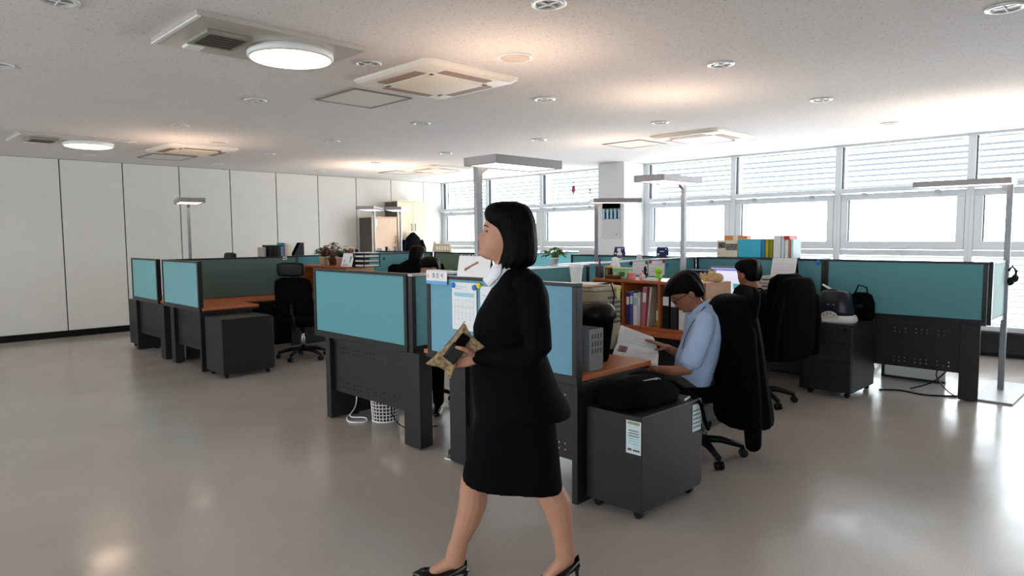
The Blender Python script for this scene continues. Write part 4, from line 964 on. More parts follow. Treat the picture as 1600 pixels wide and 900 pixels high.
# --- things on the reading man's desk
ZD = .726
T = thing('file_crate', 'grey perforated plastic crate beside the black bin on the desk', 'crate', (3.055, 2.50, ZD))
B(-.065, .065, -.12, -.115, 0, .24).build('slotted_side', greyp, T, bevel=.002); B(-.065, .065, .115, .12, 0, .24).build('side', greyp, T); B(-.065, -.06, -.115, .115, 0, .24).build('side', greyp, T); B(.06, .065, -.115, .115, 0, .24).build('side', greyp, T); B(-.06, .06, -.115, .115, 0, .005).build('bottom', greyp, T)
for r in range(3):
    for c in range(4): MB().prism([(-.042+.026*c, -.1202, .10+.042*r), (-.034+.026*c, -.1202, .10+.042*r), (-.028+.026*c, -.1202, .128+.042*r), (-.036+.026*c, -.1202, .128+.042*r)], (0, -.001, 0)).build('slot', black, T)
T = thing('waste_bin', 'black bin with a folded liner standing on the desk', 'bin', (3.30, 2.58, ZD))
MB().lathe((0,0,0), [(.075, 0), (.085, .02), (.115, .26), (.125, .265), (.125, .285), (.108, .285), (.10, .25), (.07, .03)], 28).build('bucket', blackcloth, T, smooth=True)
MB().lathe((0,0,0), [(.128, .262), (.132, .29), (.12, .33), (.085, .36), (.04, .352), (.01, .33)], 18).build('liner', mat('glossy_black_bag', (7, 7, 8), .4, bump=.6, bscale=30, spec=.15), T, smooth=True)
T = thing('printer', 'beige office machine with vents behind the black bin', 'printer', (3.66, 2.90, ZD))
B(-.13, .13, -.16, .16, 0, .40).build('case', beige, T, bevel=.012); B(-.132, .132, -.162, .162, .40, .43).build('lid', cmat('beige_light', (188, 178, 152), .5), T, bevel=.008)
for k in range(6): B(-.02, .115, -.168, -.158, .18+.033*k, .197+.033*k).build('vent', cmat('vent_brown', (90, 82, 68), .6), T, bevel=.003)
MB().prism([(.05, -.175, .43), (.10, -.175, .43), (.085, -.178, .34), (.055, -.178, .35)], (0, -.001, 0)).build('sticky_note', cmat('pale_yellow_note', (206, 196, 120), .8), T)
MB().tube([(-.08, -.10, .44), (.0, -.17, .455), (.01, -.19, .38), (-.01, -.19, .25), (-.05, -.19, .14), (-.02, -.18, .04)], .006, 6).build('cable', black, T, smooth=True)
T = thing('paper_pile', 'loose papers heaped on the beige machine', 'papers', (3.64, 2.90, ZD+.431))
for k in range(4):
    q = B(-.11, .11, -.13, .13, .004*k, .004*k+.003).build('sheet', paper if k % 2 else cmat('manila', (214, 190, 136), .8), T); q.rotation_euler = (0, 0, .2*k-.3)
T = thing('cup_stack', 'white paper cup beside the wooden bookshelf', 'cup', (3.60, 2.98, ZD+.448)); MB().lathe((0,0,0), [(.032, 0), (.035, .01), (.045, .10), (.049, .105), (.049, .12), (.044, .12)], 20).build('cup', paper, T, smooth=True); MB().lathe((0,0,0), [(.047, .115), (.047, .125), (.02, .126)], 20).build('lid', paper, T)
T = thing('document_tray', 'grey document tray behind the near partition top', 'tray', (4.05, 3.57, ZD))
for k in range(4):
    B(-.15, .15, -.11, .11, .09*k, .09*k+.006).build('tier', greyp, T)
for sx in (-1, 1):
    for sy in (-1, 1): MB().cyl((sx*.145, sy*.105, 0), (sx*.145, sy*.105, .36), .004, n=6).build('rod', chrome, T)
B(-.12, .12, -.09, .09, .276, .30).build('paper_stack', paper, T); B(-.14, .10, -.10, .08, .30, .335).build('folder', cmat('grey_folder', (96, 92, 90), .6), T)
MB().ell((-.07, -.02, .36), (.022, 0, 0), (0, .022, 0), (0, 0, .022)).build('trinket', red, T, smooth=True)
for zz, (px_, py_), lab in ((0, (899, 422), 'dark blue pin on the partition end right of the walking woman'),):
    p = onY(px_, py_, 3.795); T = thing('pin', lab, 'pin', tuple(p)); MB().ell((0, 0, 0), (.02, 0, 0), (0, .012, 0), (0, 0, .02)).build('cap', navy, T, smooth=True)
# --- bookshelf contents
SX = 4.725; SZ = .739
def book(label, y, w, h, m_, d=.2, lean=0, x=SX, z=SZ, group='books in the wooden bookshelf'):
    T = thing('book', label, 'book', (x+.02, y, z), 0, group)
    B(0, d, -w/2, w/2, 0, h).build('cover', m_, T, bevel=.002); B(.004, d-.002, -w/2+.002, w/2-.002, h-.001, h+.0015).build('pages', paper2, T)
    B(-.001, .0005, -w/2+.003, w/2-.003, h*.62, h*.86).build('spine_label', paper if m_ is not paper else lav, T)
    T.rotation_euler = (lean, 0, 0); return T
book('dark purple book in the wooden bookshelf', 3.362, .035, .275, cmat('purple_cover', (52, 40, 112), .5))
book('blue spine book in the wooden bookshelf', 3.325, .03, .285, cmat('blue_cover', (70, 92, 160), .5))
book('thick white book in the wooden bookshelf', 3.285, .042, .27, paper)
book('thin grey-white book in the wooden bookshelf', 3.25, .024, .28, cmat('white_grey_cover', (200, 200, 206), .5))
book('pink spine book leaning in the wooden bookshelf', 3.208, .04, .325, cmat('rose_cover', (186, 104, 116), .5), lean=.05)
book('slim pale book leaning in the wooden bookshelf', 3.165, .018, .33, cmat('pale_cover', (196, 186, 180), .5), lean=.10)
T = thing('yellow_pouch', 'yellow transparent pouch of papers in the wooden bookshelf', 'pouch', (SX+.08, 3.10, SZ)); MB().prism([(0, -.04, 0), (0, .035, 0), (.02, .045, .16), (.02, .0, .24), (.02, -.035, .15)], (.05, 0, 0)).build('bag', cmat('dull_yellow', (150, 138, 58), .6, namt=.3), T, bevel=.01); B(-.004, .002, -.02, .015, .05, .13).build('label', paper, T)
for k, (lab, m_, h) in enumerate((('black lever file at the near end of the bookshelf', black, .30), ('second black file beside it with clear sleeves', charcoal_dk, .29), ('clear-sleeved white document file in the bookshelf', paper, .285), ('grey document file nearest the reading man in the bookshelf', cmat('file_grey', (140, 142, 150), .5), .28))):
    book(lab, 2.99-.075*k, .06, h, m_, .26)
for k, (yy, lab) in enumerate(((3.60, 'yellowish envelope in the left bay of the bookshelf'), (3.50, 'dark folder in the left bay of the bookshelf'))):
    book(lab, yy, .05, .24+.03*k, lime2 if k == 0 else charcoal_dk)
T = thing('thick_magazine', 'thick cream magazine lying in front of the bookshelf', 'magazine', (4.30, 3.42, ZD), .4); B(-.10, .10, -.14, .14, 0, .035).build('pages', paper2, T, bevel=.003); B(-.102, .102, -.142, .142, .035, .038).build('cover', cmat('magazine_cover', (214, 196, 178), .5, nscale=30, namt=.2), T)
# things on top of it
ST = 1.121
def topx(px, py): return onX(px, py, 4.84)
def put(px, z=ST, X=4.84):
    p = onX(px, 430, X); return (X, p.y, z)
T = thing('pen_cup', 'mesh pen cup with a pink marker on the bookshelf', 'pen cup', put(937)); MB().lathe((0,0,0), [(.034, 0), (.036, .004), (.040, .10), (.037, .10), (.033, .006)], 20).build('mesh_cup', cmat('dark_mesh', (70, 70, 74), .5, metal=.4), T, smooth=True)
for k, (m_, a) in enumerate(((pink, .2), (black, -.15), (blue, .1), (black, .3))): MB().tube([(.012*k-.02, .01*k-.015, .01), (.012*k-.02+a*.05, .01*k-.015+a*.06, .16+.01*k)], .006, 8).build('pen', m_, T)
T = thing('tumbler', 'dark tumbler with a gold lid on the bookshelf', 'tumbler', put(952)); MB().lathe((0,0,0), [(.030, 0), (.034, .01), (.036, .085), (.034, .09)], 20).build('body', cmat('dark_brown_cup', (40, 28, 22), .3), T, smooth=True); MB().lathe((0,0,0), [(.038, .088), (.038, .102), (.015, .108)], 20).build('lid', gold, T, smooth=True); B(-.038, -.034, -.008, .008, .01, .08).build('stripe', gold, T)
T = thing('tissue_pot', 'white crumpled tissue behind the pen cup', 'tissue', put(961, X=4.98)); MB().lathe((0,0,0), [(.04, 0), (.045, .06), (.05, .10), (.03, .14), (.035, .165), (.01, .18)], 9).build('tissue', paper, T, smooth=True); MB().lathe((0,0,0), [(.05, 0), (.05, .05), (.045, .05)], 16).build('holder', paper, T)
T = thing('green_basket', 'pale green translucent box on the bookshelf', 'box', put(973)); B(-.05, .05, -.075, .075, 0, .085).build('body', cmat('pale_green_plastic', (150, 186, 150), .4, nscale=25, namt=.3), T, bevel=.006); B(-.054, .054, -.08, .08, .085, .094).build('rim', cmat('pale_lime_rim', (176, 206, 140), .4), T, bevel=.003); B(-.052, -.049, -.06, .0, .02, .06).build('leaf_print', leaf, T)
T = thing('candy_jar', 'brown sweets in a low tray before the green box', 'tray', (4.76, put(966)[1], ST)); B(-.025, .025, -.07, .07, 0, .02).build('tray', cmat('brown_tray', (70, 40, 30), .5), T, bevel=.004)
for k in range(6): MB().ell((.005*(-1)**k, -.055+.022*k, .026), (.012, 0, 0), (0, .011, 0), (0, 0, .01), 8, 6).build('sweet', cmat('caramel', (140, 78, 50), .4), T, smooth=True)
T = thing('pink_gift_box', 'small pink box on the bookshelf', 'box', put(987)); B(-.025, .025, -.025, .025, 0, .05).build('box', pink, T, bevel=.004); B(-.026, .026, -.026, .026, .05, .058).build('lid', cmat('cream_lid', (222, 190, 170), .6), T, bevel=.002)
T = thing('figurine', 'tiny black standing figure on the bookshelf', 'figurine', put(1008)); MB().lathe((0,0,0), [(.012, 0), (.016, .03), (.008, .06), (.014, .075), (.012, .10), (.003, .115)], 12).build('body', black, T, smooth=True); MB().tube([(0, -.014, .055), (0, -.03, .035)], .004, 6).build('arm', black, T); MB().tube([(0, .014, .055), (0, .03, .075)], .004, 6).build('arm', black, T)
T = thing('pink_ball', 'round pink trinket on the bookshelf', 'trinket', (4.77, put(1011)[1], ST)); MB().ell((0, 0, .027), (.027, 0, 0), (0, .027, 0), (0, 0, .027), 16, 10).build('ball', cmat('pale_pink', (226, 186, 190), .5), T, smooth=True); MB().ell((-.02, 0, .05), (.008, 0, 0), (0, .012, 0), (0, 0, .008), 8, 6).build('bow', pink, T)
T = thing('lime_figure', 'lime green two-ball figure on the bookshelf', 'figurine', put(1029)); MB().ell((0, 0, .026), (.030, 0, 0), (0, .030, 0), (0, 0, .028), 16, 10).build('body', green_l, T, smooth=True); MB().ell((0, 0, .078), (.030, 0, 0), (0, .030, 0), (0, 0, .030), 16, 10).build('head', green_l, T, smooth=True)
T = thing('note_stack', 'low stack of memo notes on the bookshelf edge', 'notes', (4.77, put(1024)[1], ST)); B(-.03, .03, -.06, .06, 0, .012).build('pad', paper, T); B(-.028, .028, -.055, .05, .012, .018).build('top_note', cmat('pale_blue_note', (190, 206, 220), .8), T)
for k, px_ in enumerate((1104, 1119)):
    T = thing('plush_toy', ['smaller tan plush toy behind the reading man', 'bigger tan plush toy behind the reading man'][k], 'plush toy', put(px_, X=4.92)); s_ = .7+.3*k; fur = cmat('tan_plush', (196, 166, 118), .95, namt=.2, nscale=80, bump=.6, bscale=120)
    MB().ell((0, 0, .035*s_), (.055*s_, 0, 0), (0, .06*s_, 0), (0, 0, .04*s_), 14, 9).build('body', fur, T, smooth=True); MB().ell((-.03*s_, .02, .06*s_), (.032*s_, 0, 0), (0, .034*s_, 0), (0, 0, .032*s_), 12, 8).build('head', fur, T, smooth=True)
    for s in (-1, 1): MB().ell((-.03*s_, .02+s*.024*s_, .09*s_), (.008, 0, 0), (0, .012, 0), (0, 0, .012), 8, 6).build('ear', fur, T, smooth=True)
# notes and magnets on the partition behind (its face looks towards -y)
PY = 4.08-.0185
for lab, a, b in (('left white memo on the silver-topped partition', (988, 409), (1011, 428)), ('right white memo on the silver-topped partition', (1013, 407), (1038, 430))):
    p, q = onY(*a, PY), onY(*b, PY); T = thing('memo', lab, 'paper', ((p.x+q.x)/2, PY-.001, q.z)); w_ = abs(q.x-p.x)/2; B(-w_, w_, -.0015, 0, 0, p.z-q.z).build('sheet', paper, T)
    for k in range(3): B(-w_*.8, w_*.7, -.0022, -.0015, (p.z-q.z)*(.3+.2*k), (p.z-q.z)*(.3+.2*k)+.003).build('text_line', rule_, T)
for lab, px_, py_, m_ in (('dark blue magnet left of the white memos', 986, 411, navy), ('green magnet between the white memos', 1010, 410, greenp), ('red magnet between the white memos', 1016, 409, red), ('orange-red magnet right of the white memos', 1037, 408, red), ('bright blue magnet above the reading man', 1043, 414, blue)):
    p = onY(px_, py_, PY-.004); T = thing('magnet', lab, 'magnet', tuple(p)); MB().cyl((0, 0, 0), (0, -.01, 0), .022, .019, 14).build('disc', m_, T); MB().cyl((0, -.01, 0), (0, -.013, 0), .012, .01, 10).build('boss', m_, T)
p = onY(968, 405, 4.08); T = thing('spray_bottle', 'white spray bottle on the silver partition top', 'bottle', (p.x, 4.08, 1.241)); MB().lathe((0,0,0), [(.022, 0), (.025, .006), (.025, .07), (.012, .09), (.012, .10)], 18).build('body', paper, T, smooth=True); B(-.03, .012, -.009, .009, .10, .125).build('trigger_head', paper, T, bevel=.004); MB().lathe((0,0,0), [(.0255, .025), (.0258, .03), (.0258, .05), (.0255, .055)], 18).build('label_band', txt_dark, T)
p = onY(999, 404, 4.08); T = thing('paper_cup', 'upturned white cup on the silver partition top', 'cup', (p.x, 4.08, 1.241)); MB().lathe((0,0,0), [(.030, 0), (.030, .01), (.024, .045), (.018, .052), (.003, .053)], 16).build('cup', cmat('warm_white', (206, 200, 196), .6), T, smooth=True); MB().lathe((0,0,0), [(.032, 0), (.032, .005), (.03, .005)], 16).build('rim', paper, T)
# --- plants
def plant(name, label, loc, pot_m, leaf_m, r, h, n, seed, leaf_len=.07, pot=(.05, .07, .09)):
    rnd = random.Random(seed); T = thing(name, label, 'potted plant', loc)
    MB().lathe((0,0,0), [(pot[0], 0), (pot[1], pot[2]), (pot[1]+.005, pot[2]), (pot[1]+.005, pot[2]+.012), (pot[1]-.006, pot[2]+.012), (pot[1]-.008, pot[2]-.005)], 20).build('pot', pot_m, T, smooth=True)
    MB().lathe((0,0,0), [(pot[1]-.008, pot[2]-.008), (.01, pot[2]-.003)], 16).build('soil', soil, T)
    for k in range(n):
        a = rnd.uniform(0, 2*PI); rr = r*math.sqrt(rnd.random()); z = pot[2]+h*(.35+.65*rnd.random())*(1-.4*rr/r); tip = Vector((rr*math.cos(a), rr*math.sin(a), z))
        base = Vector((.1*tip.x, .1*tip.y, pot[2]-.01)); mid = (base+tip)/2+Vector((0, 0, .02))
        st_ = MB().tube([base, mid, tip], .0022, 5).build('stem', leaf_m, T)
        d = Vector((math.cos(a), math.sin(a), rnd.uniform(-.5, .4))).normalized(); s = d.cross(UP).normalized()*leaf_len*.33; L = leaf_len*rnd.uniform(.8, 1.2); up_ = s.cross(d).normalized()
        MB().add([tip, tip+d*L*.4+s-up_*.004, tip+d*L+up_*-.012, tip+d*L*.4-s-up_*.004, tip+d*L*.45+up_*.006], [(0, 1, 4), (1, 2, 4), (2, 3, 4), (3, 0, 4)]).build('leaf', leaf_m, st_)
    return T
plant('potted_plant', 'leafy green potted plant right of the walking woman', (4.62, 4.08, 1.241), paper, leaf, .085, .13, 34, 3, .07, (.03, .036, .045))
plant('potted_plant', 'dark leafy plant in a cream pot on the left wooden shelf', (4.74, onX(507, 410, 4.74).y, ST), creampot, leaf2, .10, .17, 55, 5, .075, (.05, .065, .10))
plant('potted_plant', 'tall red-leaved plant in the middle of the left wooden shelf', (4.78, onX(520, 410, 4.78).y, ST), cmat('brown_pot', (96, 56, 44), .6), redleaf, .10, .26, 50, 6, .065, (.045, .06, .09))
plant('potted_plant', 'dark plant in a pink pot on the left wooden shelf', (4.72, onX(533, 410, 4.72).y, ST), terracotta, leaf2, .10, .16, 50, 8, .075, (.05, .065, .10))
# --- left wooden shelf: calendar, trays
T = tent('white desk calendar with a green rosette near the flower pots', (4.66, onX(546, 415, 4.66).y, ST), .26, .17, dep=.10)
on_tent(T, .26, .17, .10, -.085, -.055, .09, .13, 'green_rosette', greenp); on_tent(T, .26, .17, .10, -.082, -.074, .05, .09, 'ribbon_tail', greenp); on_tent(T, .26, .17, .10, -.066, -.058, .05, .09, 'ribbon_tail', greenp)
on_tent(T, .26, .17, .10, .05, .085, .05, .085, 'grey_print_patch', rule_); on_tent(T, .26, .17, .10, -.04, .09, .015, .03, 'grey_print_patch', rule_)
T = thing('letter_rack', 'black and white letter rack stacked with papers near the pots', 'rack', (4.76, onX(573, 415, 4.76).y+.0, ST))
for k in range(4): B(-.12, .12, -.12, .12, .058*k, .058*k+.008).build('tier', paper if k == 3 else black, T); (B(-.10, .11, -.11, .10, .058*k+.009, .058*k+.026).build('paper_stack', paper2 if k % 2 else paper, T) if k < 3 else None)
B(-.12, .12, .116, .124, 0, .18).build('side', black, T); B(-.12, -.112, -.124, -.116, 0, .18).build('post', black, T); B(.112, .12, -.124, -.116, 0, .18).build('post', black, T)
# --- books above the left partition
def shelf_row(z0=1.121):
    rows = [('slim grey book at the left end of the row above the left partition', 411, 3, cmat('book_grey', (150, 146, 140), .6), .24), ('first black binder in the row above the left partition', 420, 6, black, .27), ('second black binder in the row above the left partition', 427, 6, black, .265), ('third black binder in the row above the left partition', 433, 4.5, charcoal_dk, .27),
            ('white and dark patterned book above the left partition', 438, 4, cmat('white_navy_cover', (120, 124, 150), .5, nscale=30, namt=.6), .24), ('teal book in the row above the left partition', 441.5, 2.5, cmat('teal_cover', (40, 120, 140), .5), .30)]
    for lab, px_, w_, m_, h_ in rows:
        p = onY(px_, 395, 9.10); T = thing('book', lab, 'book', (p.x, 9.04, z0), 0, 'books above the left partition'); ww_ = w_*.0095/2
        B(-ww_, ww_, 0, .2, 0, h_).build('cover', m_, T, bevel=.002); B(-ww_+.002, ww_-.002, .004, .196, h_-.001, h_+.002).build('pages', paper2, T)
    p = onY(447, 395, 9.1); T = thing('file_folder', 'pale pink and yellow papers beside the black magazine file', 'papers', (p.x, 9.05, z0)); B(-.05, .0, 0, .2, 0, .29).build('pink_sheets', cmat('pale_pink_paper', (222, 176, 170), .8), T); B(.0, .06, 0, .2, 0, .28).build('cream_sheets', paper2, T)
    p = onY(460, 395, 9.1); T = thing('magazine_file', 'black slanted magazine file above the left partition', 'file', (p.x+.02, 9.04, z0)); MB().prism([(-.09, 0, 0), (.10, 0, 0), (.10, 0, .30), (.05, 0, .30), (-.09, 0, .06)], (0, .008, 0)).build('slanted_side', cmat('dark_navy_plastic', (30, 30, 44), .5), T); MB().prism([(-.09, .10, 0), (.10, .10, 0), (.10, .10, .30), (.05, .10, .30), (-.09, .10, .06)], (0, .008, 0)).build('slanted_side', black, T); B(.092, .10, .008, .10, 0, .30).build('back', black, T); B(-.09, .092, .008, .10, 0, .006).build('bottom', black, T)
shelf_row()
p = onY(549, 398, 8.97); T = thing('paper_cup', 'orange paper cup on the left partition top', 'cup', (p.x, 8.97, 1.241)); MB().lathe((0,0,0), [(.028, 0), (.036, .085), (.039, .088), (.034, .09)], 16).build('cup', orange, T, smooth=True); MB().lathe((0,0,0), [(.040, .086), (.040, .095), (.02, .10)], 16).build('lid', paper, T); B(-.018, .018, -.038, -.034, .03, .06).build('logo', cmat('dark_brown_print', (90, 50, 34), .6), T)
p = onY(556, 398, 8.97); T = thing('black_can', 'small black can beside the orange cup', 'can', (p.x+.02, 8.97, 1.241)); MB().lathe((0,0,0), [(.025, 0), (.026, .005), (.026, .07), (.02, .078)], 14).build('can', black, T, smooth=True); MB().lathe((0,0,0), [(.022, .075), (.022, .08), (.01, .081)], 14).build('lid', silver, T)
p = onY(600, 404, 8.955); T = thing('pin', 'dark green pin on the partition behind the flower pots', 'pin', tuple(p)); MB().ell((0, -.006, 0), (.022, 0, 0), (0, .01, 0), (0, 0, .022), 10, 7).build('cap', cmat('dark_green', (24, 60, 44), .5), T, smooth=True)
for lab, px_, w_, h_, m_, nm in (('white device on the far partition top before the birch cabinet', 594, .16, .05, paper, 'white_device'), ('black cup on the far partition top', 604, .05, .075, black, 'cup'), ('white cup next to the black cup on the far partition', 609, .05, .07, paper, 'cup'), ('small grey box on the far partition top', 618, .05, .08, greyp, 'small_box')):
    p = onX(px_, 392, 7.10); T = thing(nm, lab, 'desk item', (7.10, p.y, 1.241))
    if nm == 'cup': MB().lathe((0,0,0), [(w_*.42, 0), (w_*.5, h_), (w_*.44, h_), (w_*.36, .006)], 14).build('cup', m_, T, smooth=True); MB().tube([(0, -w_*.5, h_*.8), (0, -w_*.85, h_*.6), (0, -w_*.45, h_*.25)], .004, 6).build('handle', m_, T)
    else: B(-.02, .02, -w_/2, w_/2, 0, h_).build('case', m_, T, bevel=.006); B(-.022, -.019, -w_*.35, w_*.35, h_*.4, h_*.7).build('panel', rule_, T)
p = onX(690, 390, 7.10); T = thing('cream_rack', 'cream slotted plastic rack by the far window', 'rack', (7.12, p.y, 1.241)); B(-.024, .024, -.22, .18, 0, .03).build('base', paper2, T); B(-.024, .024, -.20, .16, .10, .13).build('top_bar', paper2, T, bevel=.004)
for k in range(6): B(-.022, .022, -.20+.068*k, -.18+.068*k, .03, .10).build('divider', paper2, T)
MB().prism([(-.022, .16, 0), (-.022, .25, .0), (-.022, .20, .17), (-.022, .17, .17)], (.044, 0, 0)).build('slanted_end', paper2, T)
# --- items along the far partition tops
for lab, px_, w_, h_ in (('navy desk calendar in front of the white pillar', 968, .15, .105), ('navy desk calendar right of the white pillar', 1035, .15, .105)):
    p = onX(px_, 395, 7.10); T = tent(lab, (7.10, p.y, 1.241), w_, h_, navy, dep=.05); on_tent(T, w_, h_, .05, -.03, .03, .05, .06, 'white_mark', paper); on_tent(T, w_, h_, .05, .03, .06, .012, .03, 'white_mark', paper); on_tent(T, w_, h_, .05, -.06, -.045, .075, .09, 'white_mark', paper)
p = onX(917, 395, 7.10); T = thing('white_box', 'plain white box on the far partition left of the pillar', 'box', (7.11, p.y, 1.241)); B(-.02, .02, -.13, .13, 0, .062).build('carton', paper, T, bevel=.003); B(-.021, .021, -.131, .131, .062, .066).build('lid', paper, T)
# --- folders above the man in black
bx0 = 7.165; zt = 1.241
def fold(name, label, pa, pb, h, m_, d=.2, cat='folder'):
    a, b = onX(pa, 390, bx0).y, onX(pb, 390, bx0).y; y_ = (a+b)/2; w_ = abs(a-b)/2-.002
    T = thing(name, label, cat, (bx0, y_, zt), 0, 'folders above the man in black'); B(0, d, -w_, w_, 0, h).build('cover', m_, T, bevel=.002); B(.005, d-.005, -w_+.002, w_-.002, h-.001, h+.002).build('pages', paper, T); return T
T = fold('photo_book', 'cream book showing two black and white photographs', 1120, 1152.5, .185, paper2, .03, 'book')
w_ = abs(onX(1120, 390, bx0).y-onX(1152.5, 390, bx0).y)/2
B(-.002, 0, .02, w_-.02, .10, .165).build('photo_print', cmat('bw_photo', (92, 90, 84), .6, nscale=35, namt=.8), T); B(-.002, 0, -w_+.005, .015, .075, .15).build('photo_print', cmat('bw_photo2', (112, 106, 98), .6, nscale=45, namt=.8), T); B(-.002, 0, w_-.03, w_-.02, .03, .04).build('mark', txt_dark, T)
fold('box_file', 'bright cyan box file on the cabinet', 1153, 1189, .20, cyan)
fold('blue_folder', 'blue folder beside the cyan box file', 1189.5, 1195, .20, cmat('mid_blue_card', (40, 120, 176), .5))
fold('olive_folder', 'first olive yellow folder beside the blue folder', 1195.5, 1201, .20, lime2)
fold('olive_folder', 'second darker olive folder beside the white binders', 1201.5, 1207.5, .20, cmat('dark_olive_card', (132, 134, 34), .6))
fold('white_binder', 'widest white binder with a blue dot', 1208, 1220, .235, paper)
fold('pale_folder', 'pale blue-white folder among the white binders', 1220.5, 1225.5, .225, cmat('pale_blue_card', (206, 220, 230), .6))
fold('red_topped_binder', 'white binder with a red top among the folders', 1226, 1232, .23, paper)
B(-.001, .201, -.03, .03, .19, .238).build('red_top', red, bpy.data.objects['red_topped_binder'])
fold('tan_folder', 'tan edged folder among the white binders', 1232.5, 1235, .20, orange)
fold('pale_folder', 'last pale folder at the right end of the row', 1235.5, 1239.5, .195, cmat('pale_cyan_card', (200, 222, 224), .6))
p = onX(1152, 368, 7.42); T = thing('carton', 'orange-brown carton behind the cyan box file', 'box', (7.43, p.y, 1.241)); B(-.05, .05, -.14, .14, 0, .24).build('carton', orange, T, bevel=.003); B(-.052, -.05, -.03, .03, .16, .24).build('tape', paper2, T)
p = onX(1278, 410, 7.075); T = thing('pin', 'blue pin on the partition above the humidifier', 'pin', tuple(p)); MB().ell((0, 0, 0), (.01, 0, 0), (0, .025, 0), (0, 0, .025), 12, 8).build('cap', blue, T, smooth=True)
# --- desk of the man in black
T = thing('monitor', 'lit white computer screen before the man in black', 'monitor', (6.88, onX(1140, 430, 6.88).y, ZD), .0)
B(-.01, .03, -.23, .23, .11, .42).build('bezel', cmat('monitor_grey', (150, 152, 158), .5), T, bevel=.006)
SCR = B(-.0125, -.0095, -.21, .21, .13, .40).build('screen', cmat('lit_screen', (226, 228, 246), .4, emit=.75, ergb=(226, 228, 250)), T)
B(-.0135, -.0124, -.21, .21, .375, .395).build('title_bar', cmat('lit_blue_bar', (120, 128, 226), .4, emit=.6, ergb=(120, 128, 226)), SCR); B(-.0135, -.0124, -.15, -.05, .18, .24).build('picture_patch', cmat('lit_teal_patch', (90, 190, 196), .4, emit=.5, ergb=(90, 190, 196)), SCR)
B(.0, .03, -.03, .03, .01, .14).build('stand', black, T); B(-.08, .08, -.11, .11, 0, .012).build('foot', black, T, bevel=.004)
T = thing('file_tray', 'grey and white drawer tray right of the man in black', 'tray', (6.86, onX(1216, 435, 6.86).y, ZD))
for k in range(5): D_ = B(-.15, .15, -.17, .17, .068*k, .068*k+.062).build('drawer', cmat('tray_white', (196, 194, 190), .5), T, bevel=.003); B(-.153, -.149, -.10, .10, .068*k+.03, .068*k+.04).build('pull', charcoal_dk, D_)
T = tent('large white month calendar standing on the drawer tray', (6.84, onX(1226, 420, 6.84).y, ZD+.341), .25, .185, dep=.10)
for k in range(4): on_tent(T, .25, .185, .10, -.11, .11, .03+.03*k, .032+.03*k, 'rule_line', rule_)
T = thing('black_file', 'black upright file beside the drawer tray', 'file', (6.86, onX(1253, 440, 6.86).y, ZD)); B(-.14, .14, -.035, .035, 0, .33).build('box', black, T, bevel=.003); B(-.142, -.139, -.02, .02, .2, .3).build('label', paper, T)
T = thing('stacked_tray', 'stacked letter tray with orange and navy papers by the monitor', 'tray', (6.72, onX(1099, 420, 6.72).y+.06, ZD))
for k in range(5): B(-.13, .13, -.15, .15, .085*k, .085*k+.008).build('tier', greyp, T)
B(-.12, .12, -.14, .14, .264, .30).build('orange_papers', orange, T); B(-.12, .12, -.14, .14, .349, .385).build('navy_papers', navy, T)
for s in (-1, 1): B(-.13, .13, s*.148-.004, s*.148+.004, 0, .34).build('side', greyp, T)
T = thing('note_paper', 'white sheet lying on the near end of the bookshelf top', 'paper', (4.92, 2.70, ST)); B(-.15, .15, -.06, .06, 0, .004).build('sheet', paper, T); B(-.12, .1, -.04, .03, .004, .007).build('second_sheet', cmat('pale_pink_sheet', (226, 200, 200), .8), T)
# --- humidifier and bag on the right pedestal
T = thing('humidifier', 'white-based humidifier with a dark tank on the drawer pedestal', 'humidifier', (6.60, 2.335, .676))
hum_w = cmat('humidifier_white', (206, 206, 206), .35)
def sq(rx, ry, z, e=.7, n=28, ox=0): return [Vector((ox+rx*math.copysign(abs(math.cos(2*PI*j/n))**e, math.cos(2*PI*j/n)), ry*math.copysign(abs(math.sin(2*PI*j/n))**e, math.sin(2*PI*j/n)), z)) for j in range(n)]
MB().loft([sq(.13, .19, 0), sq(.135, .195, .01), sq(.135, .195, .03), sq(.12, .182, .062), sq(.11, .175, .068)]).build('base', hum_w, T, smooth=True)
MB().loft([sq(.11, .165, .066), sq(.112, .168, .10), sq(.10, .150, .21), sq(.085, .125, .275), sq(.07, .10, .29)]).build('tank', mat('smoked_blue_tank', (20, 24, 36), .3, namt=.1), T, smooth=True)
MB().prism([(-.02, .05, .292), (.05, .05, .292), (.03, .12, .335), (-.01, .12, .335)], (0, .0, .012)).build('nozzle', hum_w, T, bevel=.004); MB().lathe((0, .03, 0), [(.05, .285), (.045, .30), (.02, .305)], 16).build('cap', charcoal_dk, T, smooth=True)
dl = [Vector((-.134, .075*math.cos(PI*k/12), .055+.055*math.sin(PI*k/12))) for k in range(13)]
MB().prism(dl, (-.012, 0, 0)).build('control_dial', cmat('dial_cream', (190, 190, 184), .4), T)
for k in range(4): MB().cyl((-.146, -.045+.03*k, .075+.012*(k in (1, 2))), (-.150, -.045+.03*k, .075+.012*(k in (1, 2))), .008, n=10).build('button', greyp, T)
B(-.104, -.10, -.03, .03, .165, .17).build('brand_mark', paper, T)
T = thing('shoulder_bag', 'black soft bag leaning beside the humidifier', 'bag', (6.90, 2.20, .676)); 
MB().loft([sq(.06, .10, 0, .6), sq(.075, .115, .05, .6), sq(.07, .11, .17, .6), sq(.05, .085, .24, .7), sq(.02, .05, .26, .8)]).build('body', blackcloth, T, smooth=True); MB().tube([(0, -.05, .24), (0, -.04, .31), (0, .03, .33), (0, .07, .23)], .008, 8).build('handle', black, T, smooth=True); B(-.078, -.074, -.03, .03, .12, .15).build('buckle', charcoal, T)
